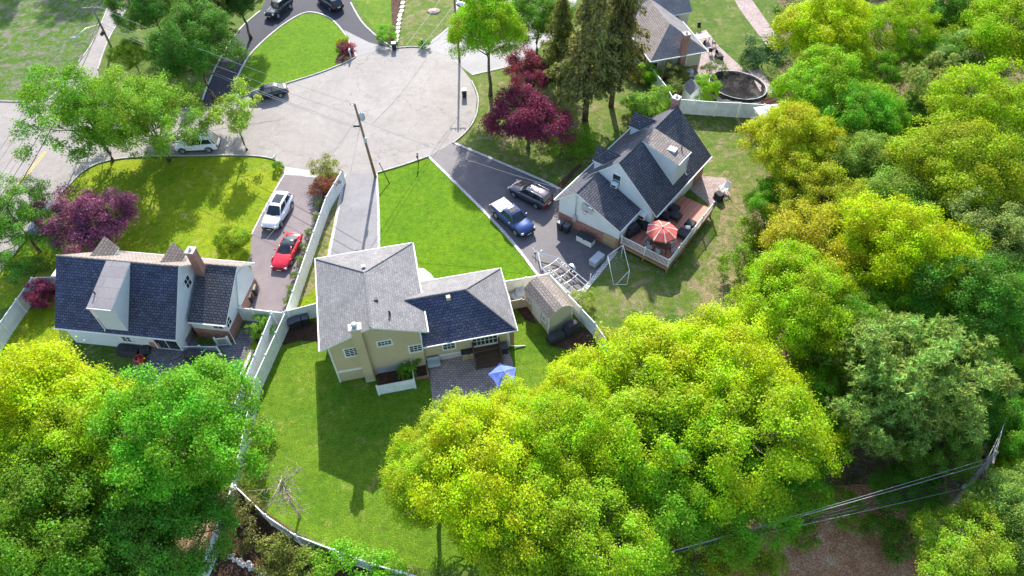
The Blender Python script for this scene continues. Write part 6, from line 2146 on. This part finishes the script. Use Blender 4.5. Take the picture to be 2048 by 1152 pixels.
# blue canopy, patio bits by the tan house
ub = thing('blue_canopy', 'blue fabric canopy at the patio edge under the bright tree', 'canopy', FB.w(*FB.at_z((1008, 776), 0)[:2]), 15)
M['blue_cloth'] = plain('blue canopy cloth', (.13, .19, .58), .7, .3, .1)
q = MB(); vs = [(0, 0, 2.5)]; fs = []
for k in range(5):
    a = 2 * math.pi * k / 5 + .3
    for rr, z_ in ((.5, 2.34), (.9, 2.14), (1.25, 1.98)):
        vs.append((rr * math.cos(a), rr * math.sin(a), z_))
    b_ = a + math.pi / 5
    for rr, z_ in ((.4, 2.3), (.7, 2.12), (.92, 2.03)):
        vs.append((rr * math.cos(b_), rr * math.sin(b_), z_))
for k in range(10):
    a, b_ = 1 + 3 * k, 1 + 3 * ((k + 1) % 10)
    fs += [(0, a, b_), (a, a + 1, b_ + 1, b_), (a + 1, a + 2, b_ + 2, b_ + 1)]
q.add(vs, fs); q.build('canopy', M['blue_cloth'], ub)
q = MB(); q.tube([(0, 0, 0), (0, 0, 2.52)], .03, 6); q.lathe((0, 0, 0), [(.3, 0), (.3, .08), (.05, .12)], 14); q.build('pole', M['black'], ub)
o = thing('stairwell_screen', 'white vinyl screen round the dark stairwell behind the tan house', 'screen', FB.o, FB.deg)
q = MB(); q.box(3.7, 6.75, -1.92, -1.87, .05, 1.25); q.box(6.7, 6.75, -1.86, .1, .05, 1.25); q.box(3.65, 6.8, -1.94, -1.85, 1.251, 1.31); q.build('panel', M['vinyl'], o)
for x, y in ((3.68, -1.9), (6.73, -1.9), (6.73, .02)):
    q = MB(); q.box(x - .07, x + .07, y - .07, y + .07, 0, 1.42); q.build('post', M['vinyl_plain'], o)
o = thing('window_well', 'dark stone filled well inside the white screen', 'well', FB.o, FB.deg)
q = MB(); q.box(3.72, 6.66, -1.84, .08, .0, .22); q.build('stone_fill', M['soil'], o)
q = MB(); q.box(3.75, 6.64, .082, .115, .22, .9); q.build('back_board', M['grey_plastic'], o)
o = thing('sign_board', 'narrow pale turquoise board leaning on the tan wall', 'board', FB.w(*FB.at_z((813, 733), .6)[:2]), FB.deg)
M['turq'] = plain('turquoise board', (.42, .66, .60), .6, .3, .06)
q = MB(); q.box(-.2, .2, -.02, .02, 0, 1.25); q.build('board', M['turq'], o)
q = MB(); q.box(-.12, .12, -.035, -.021, .75, 1.0); q.box(-.12, .12, -.035, -.021, .3, .5); q.build('painted_motif', M['vinyl_plain'], o)
o = thing('garden_bench', 'pale grey cushioned bench on the paved patio', 'bench', FB.w(*FB.at_z((868, 728), .2)[:2]), FB.deg)
q = MB(); q.rbox(-.55, .55, -.3, .3, .15, .5, .08); q.build('seat', M['grey_plastic'], o)
q = MB(); q.rbox(-.55, .55, .2, .45, .3, .85, .08); q.build('backrest', M['grey_plastic'], o)
o = thing('raised_bed', 'brick edged planting bed beside the patio', 'planting bed', FB.w(*FB.at_z((830, 746), 0)[:2]), FB.deg)
q = MB(); q.box(-1.15, 1.15, -.75, -.6, 0, .25); q.box(1.0, 1.15, -.599, .7, 0, .25); q.box(-1.15, -1.0, -.599, .7, 0, .25); q.build('edging', M['brick'], o)
q = MB(); q.box(-.999, .999, -.599, .7, .0, .15); q.build('soil', M['soil'], o)
# bits between the tan house and the shed
o = thing('trash_screen', 'low beige fence panels between the tan house and the shed', 'screen', G(1040, 615), 11)
q = MB(); q.box(-.9, .1, -.05, 0, 0, 1.2); q.box(.2, 1.2, -.05, 0, 0, 1.1); q.box(.1, .2, -.08, .03, 0, 1.3); q.build('panel', M['beige'], o)
q = MB(); q.box(-.9, -.84, 0.0, 1.0, 0, 1.2); q.build('side_panel', M['beige'], o)
for k, (u, v, r_) in enumerate(((1040, 590, .45), (1053, 586, .4), (1032, 598, .4))):
    o = thing('tarp_bundle', 'grey tarp wrapped bundle by the fence, %s' % ('largest', 'nearest the shed', 'nearest the tan house')[k], 'bundle', G(u, v), 20 * k)
    q = MB(); q.rbox(-r_, r_, -r_ * 1.4, r_ * 1.4, 0.02, .7 - .1 * k, .15); q.build('tarp', M['grey_plastic'], o)
    q = MB(); q.tube([(-r_ * 1.01, 0, .1), (-r_ * .9, 0, .6 - .1 * k), (0, 0, .72 - .1 * k), (r_ * .9, 0, .6 - .1 * k), (r_ * 1.01, 0, .1)], .02, 4); q.build('rope', M['black'], o)

# pool and its deck, small shed, air conditioner, furniture at the hipped house
M['pool_cover'] = forest_floor('black pool cover with leaves and puddles', (.010, .010, .012), (.022, .02, .02), (.10, .09, .085))
pc = V3((*G(1475, 170, 1.1)[:2], 0))
o = thing('oval_pool', 'oval above ground pool under a sagging black cover', 'pool', pc, -35)
q = MB(); q.lathe((0, 0, 0), [(1, 0), (1.0, 1.15), (1.03, 1.17), (1.03, 1.19), (.96, 1.19), (.96, .4)], 36, 0, False, 3.4, 2.75, False); q.build('pool_wall', M['grey_plastic'], o)
rng_ = np.random.default_rng(3)
q = MB(); vs = [(0, 0, .82)]; fs = []
for i, rr in enumerate((.3, .55, .75, .9, .98, 1.08)):
    for k in range(36):
        a = 2 * math.pi * k / 36
        z_ = (.82, .84, .9, 1.02, 1.24, .75)[i] + rng_.normal() * (.03 if i < 4 else (.02 if i < 5 else .12))
        vs.append((rr * 3.4 * math.cos(a), rr * 2.75 * math.sin(a), z_))
fs += [(0, 1 + k, 1 + (k + 1) % 36) for k in range(36)]
for i in range(5):
    for k in range(36):
        a, b_ = 1 + i * 36 + k, 1 + i * 36 + (k + 1) % 36
        fs.append((a, a + 36, b_ + 36, b_))
q.add(vs, fs, 0, True); q.build('cover', M['pool_cover'], o)
o = thing('pool_deck', 'brick red deck and steps along the oval pool', 'deck', G(1520, 165), 0)
b0 = G(1520, 165)
q = MB()
P_ = [G(*p, 1.0) - b0 for p in ((1497, 140), (1517, 132), (1552, 184), (1524, 190))]
q.prism([(p[0], p[1]) for p in P_], 'z', .0, 1.0); q.build('platform', M['paver'], o)
q = MB()
a, b_ = P_[3], P_[2]
dn = unit(V3((-(b_ - a)[1], (b_ - a)[0], 0))) * -1
dn = dn if dn[1] < 0 else -dn
for k in range(3):
    w0 = dn * .32 * k + dn * .01; w1 = dn * .32 * (k + 1)
    pts = [a + w0, b_ + w0, b_ + w1, a + w1]
    q.prism([(p[0], p[1]) for p in pts], 'z', 0, .75 - .25 * k)
q.build('steps', M['brick'], o)
o = thing('pool_ladder', 'white folding ladder at the head of the oval pool', 'ladder', G(1497, 140, .0), 20)
q = MB(); q.tube([(-.3, 0, 1.0), (-.3, .2, 2.0), (.3, .2, 2.0), (.3, 0, 1.0)], .03, 6); q.build('frame', M['alu'], o)
q = MB()
for k in range(3):
    q.box(-.3, .3, -.04 + .06 * k, .06 + .06 * k, 1.2 + .28 * k, 1.24 + .28 * k)
q.build('rungs', M['alu'], o)
o = thing('tool_shed', 'little white shed with pale grey roof inside the pool fence', 'shed', G(1383, 199), 18)
q = MB(); q.prism([(-.85, 0), (.85, 0), (.85, 1.5), (0, 2.25), (-.85, 1.5)], 'y', -.9, .9); q.build('wall', M['vinyl_plain'], o)
for s_ in (-1, 1):
    q = MB(); P_ = [(0, -1, 2.34), (0, 1, 2.34), (s_ * 1.0, 1, 1.45), (s_ * 1.0, -1, 1.45)]
    q.slab(P_ if s_ < 0 else P_[::-1], .07)
    if q.f and s_ > 0:
        pass
    q.build('roof', [M['shingle_grey'], M['trim']], o)
p = FD.w(5.5, -.1, 0)
o = thing('air_conditioner', 'white air conditioner unit against the brick wall of the hipped house', 'air conditioner', p, 14.5)
q = MB(); q.rbox(-.42, .42, -.35, .35, .05, .85, .05); q.build('case', M['vinyl_plain'], o)
q = MB(); q.lathe((0, 0, .852), [(.3, 0), (.3, .02), (.05, .03)], 14); q.build('fan_grille', M['grey_plastic'], o)
gpt = 'dark patio chairs behind the hipped house'
for k, (u, v, lb) in enumerate(((1397, 60, 'dark patio chair at the far end of the brown terrace'), (1410, 95, 'dark patio chair nearest the hipped roof edge'), (1427, 92, 'dark patio chair on the lawn side of the dark table'),
                                (1434, 112, 'dark patio chair facing the pool'), (1420, 108, 'dark patio chair between the table and the fire box'))):
    p = G(u, v); chair(lb, p, 40 * k, 'dark_fabric', name='patio_chair', group=gpt)
o = thing('patio_table', 'dark patio table tilted on the brown terrace behind the hipped house', 'table', G(1403, 82), 15)
q = MB(); q.box(-.9, .9, -.55, .55, .7, .75); q.build('tabletop', M['grey_plastic'], o)
for a in (-.8, .8):
    for b_ in (-.45, .45):
        q = MB(); q.box(a - .03, a + .03, b_ - .03, b_ + .03, 0, .699); q.build('leg', M['black'], o)
covered('fire_box', 'square dark fire box at the terrace corner', 'fire pit', (1437, 118), .9, .9, .6, 10)
# grey canopy by the pool fence
o = thing('garden_gazebo', 'small grey roofed canopy at the end of the pool fence', 'gazebo', G(1532, 252), 12)
q = MB(); q.add([(-1.5, -1.3, 1.9), (1.5, -1.3, 1.9), (1.5, 1.3, 1.9), (-1.5, 1.3, 1.9), (0, 0, 2.8)], [(0, 1, 4), (1, 2, 4), (2, 3, 4), (3, 0, 4), (3, 2, 1, 0)]); q.build('canopy', M['grey_plastic'], o)
for a in (-1.35, 1.35):
    for b_ in (-1.15, 1.15):
        q = MB(); q.box(a - .05, a + .05, b_ - .05, b_ + .05, 0, 1.9); q.build('post', M['trim'], o)
q = MB()
for k in range(6):
    q.box(-1.3, -1.27, -1.1, 1.1, .25 + .27 * k, .4 + .27 * k); q.box(-1.1, 1.1, -1.3, -1.27, .25 + .27 * k, .4 + .27 * k)
q.build('slats', M['trim'], o)
# stone edging beside the far mulch strip
gs = 'edging stones beside the mulch strip'
for k in range(11):
    t_ = k / 10
    p = G(793 + 12 * t_ + (2 if t_ > .6 else 0), 84 - 84 * t_)
    q = MB(); q.rbox(-.28, .28, -.42, .42, 0, .28, .05)
    o = q.build('edging_stone', M['beige'], None); o.location = tuple(p); o.rotation_euler = (0, 0, R(-8 - 5 * (k % 3)))
    tag(o, 'tan edging stone in the row beside the dark mulch strip', 'stone', gs)
for k in range(26):
    rr = random.Random(k)
    t_ = k / 25
    p = G(441 + 90 * t_ + rr.uniform(-4, 4), 1090 + 55 * t_ ** .6 + rr.uniform(-4, 4))
    q = MB(); s_ = rr.uniform(.12, .24)
    q.lathe((0, 0, 0), [(s_ * .8, 0), (s_, s_ * .4), (s_ * .7, s_ * .9), (s_ * .1, s_ * 1.05)], 7, 0, False, 1.2, .8)
    o = q.build('border_stone', M['concrete'], None); o.location = tuple(p); o.rotation_euler = (0, 0, k)
    tag(o, 'pale round stone in the curved bed border below the back fence', 'stone', 'border stones of the lower bed')
# the stump
o = thing('tree_stump', 'weathered stump ring on the worn far lawn', 'stump', G(868, 23))
q = MB(); q.lathe((0, 0, 0), [(1.0, 0), (.7, .12), (.55, .2), (.1, .16)], 14); q.build('wood', M['bark_pale'], o)
q = MB(); q.lathe((0, 0, .2), [(.4, 0), (.35, .03), (.05, .03)], 12); q.build('cut_face', M['wood_tan'], o)
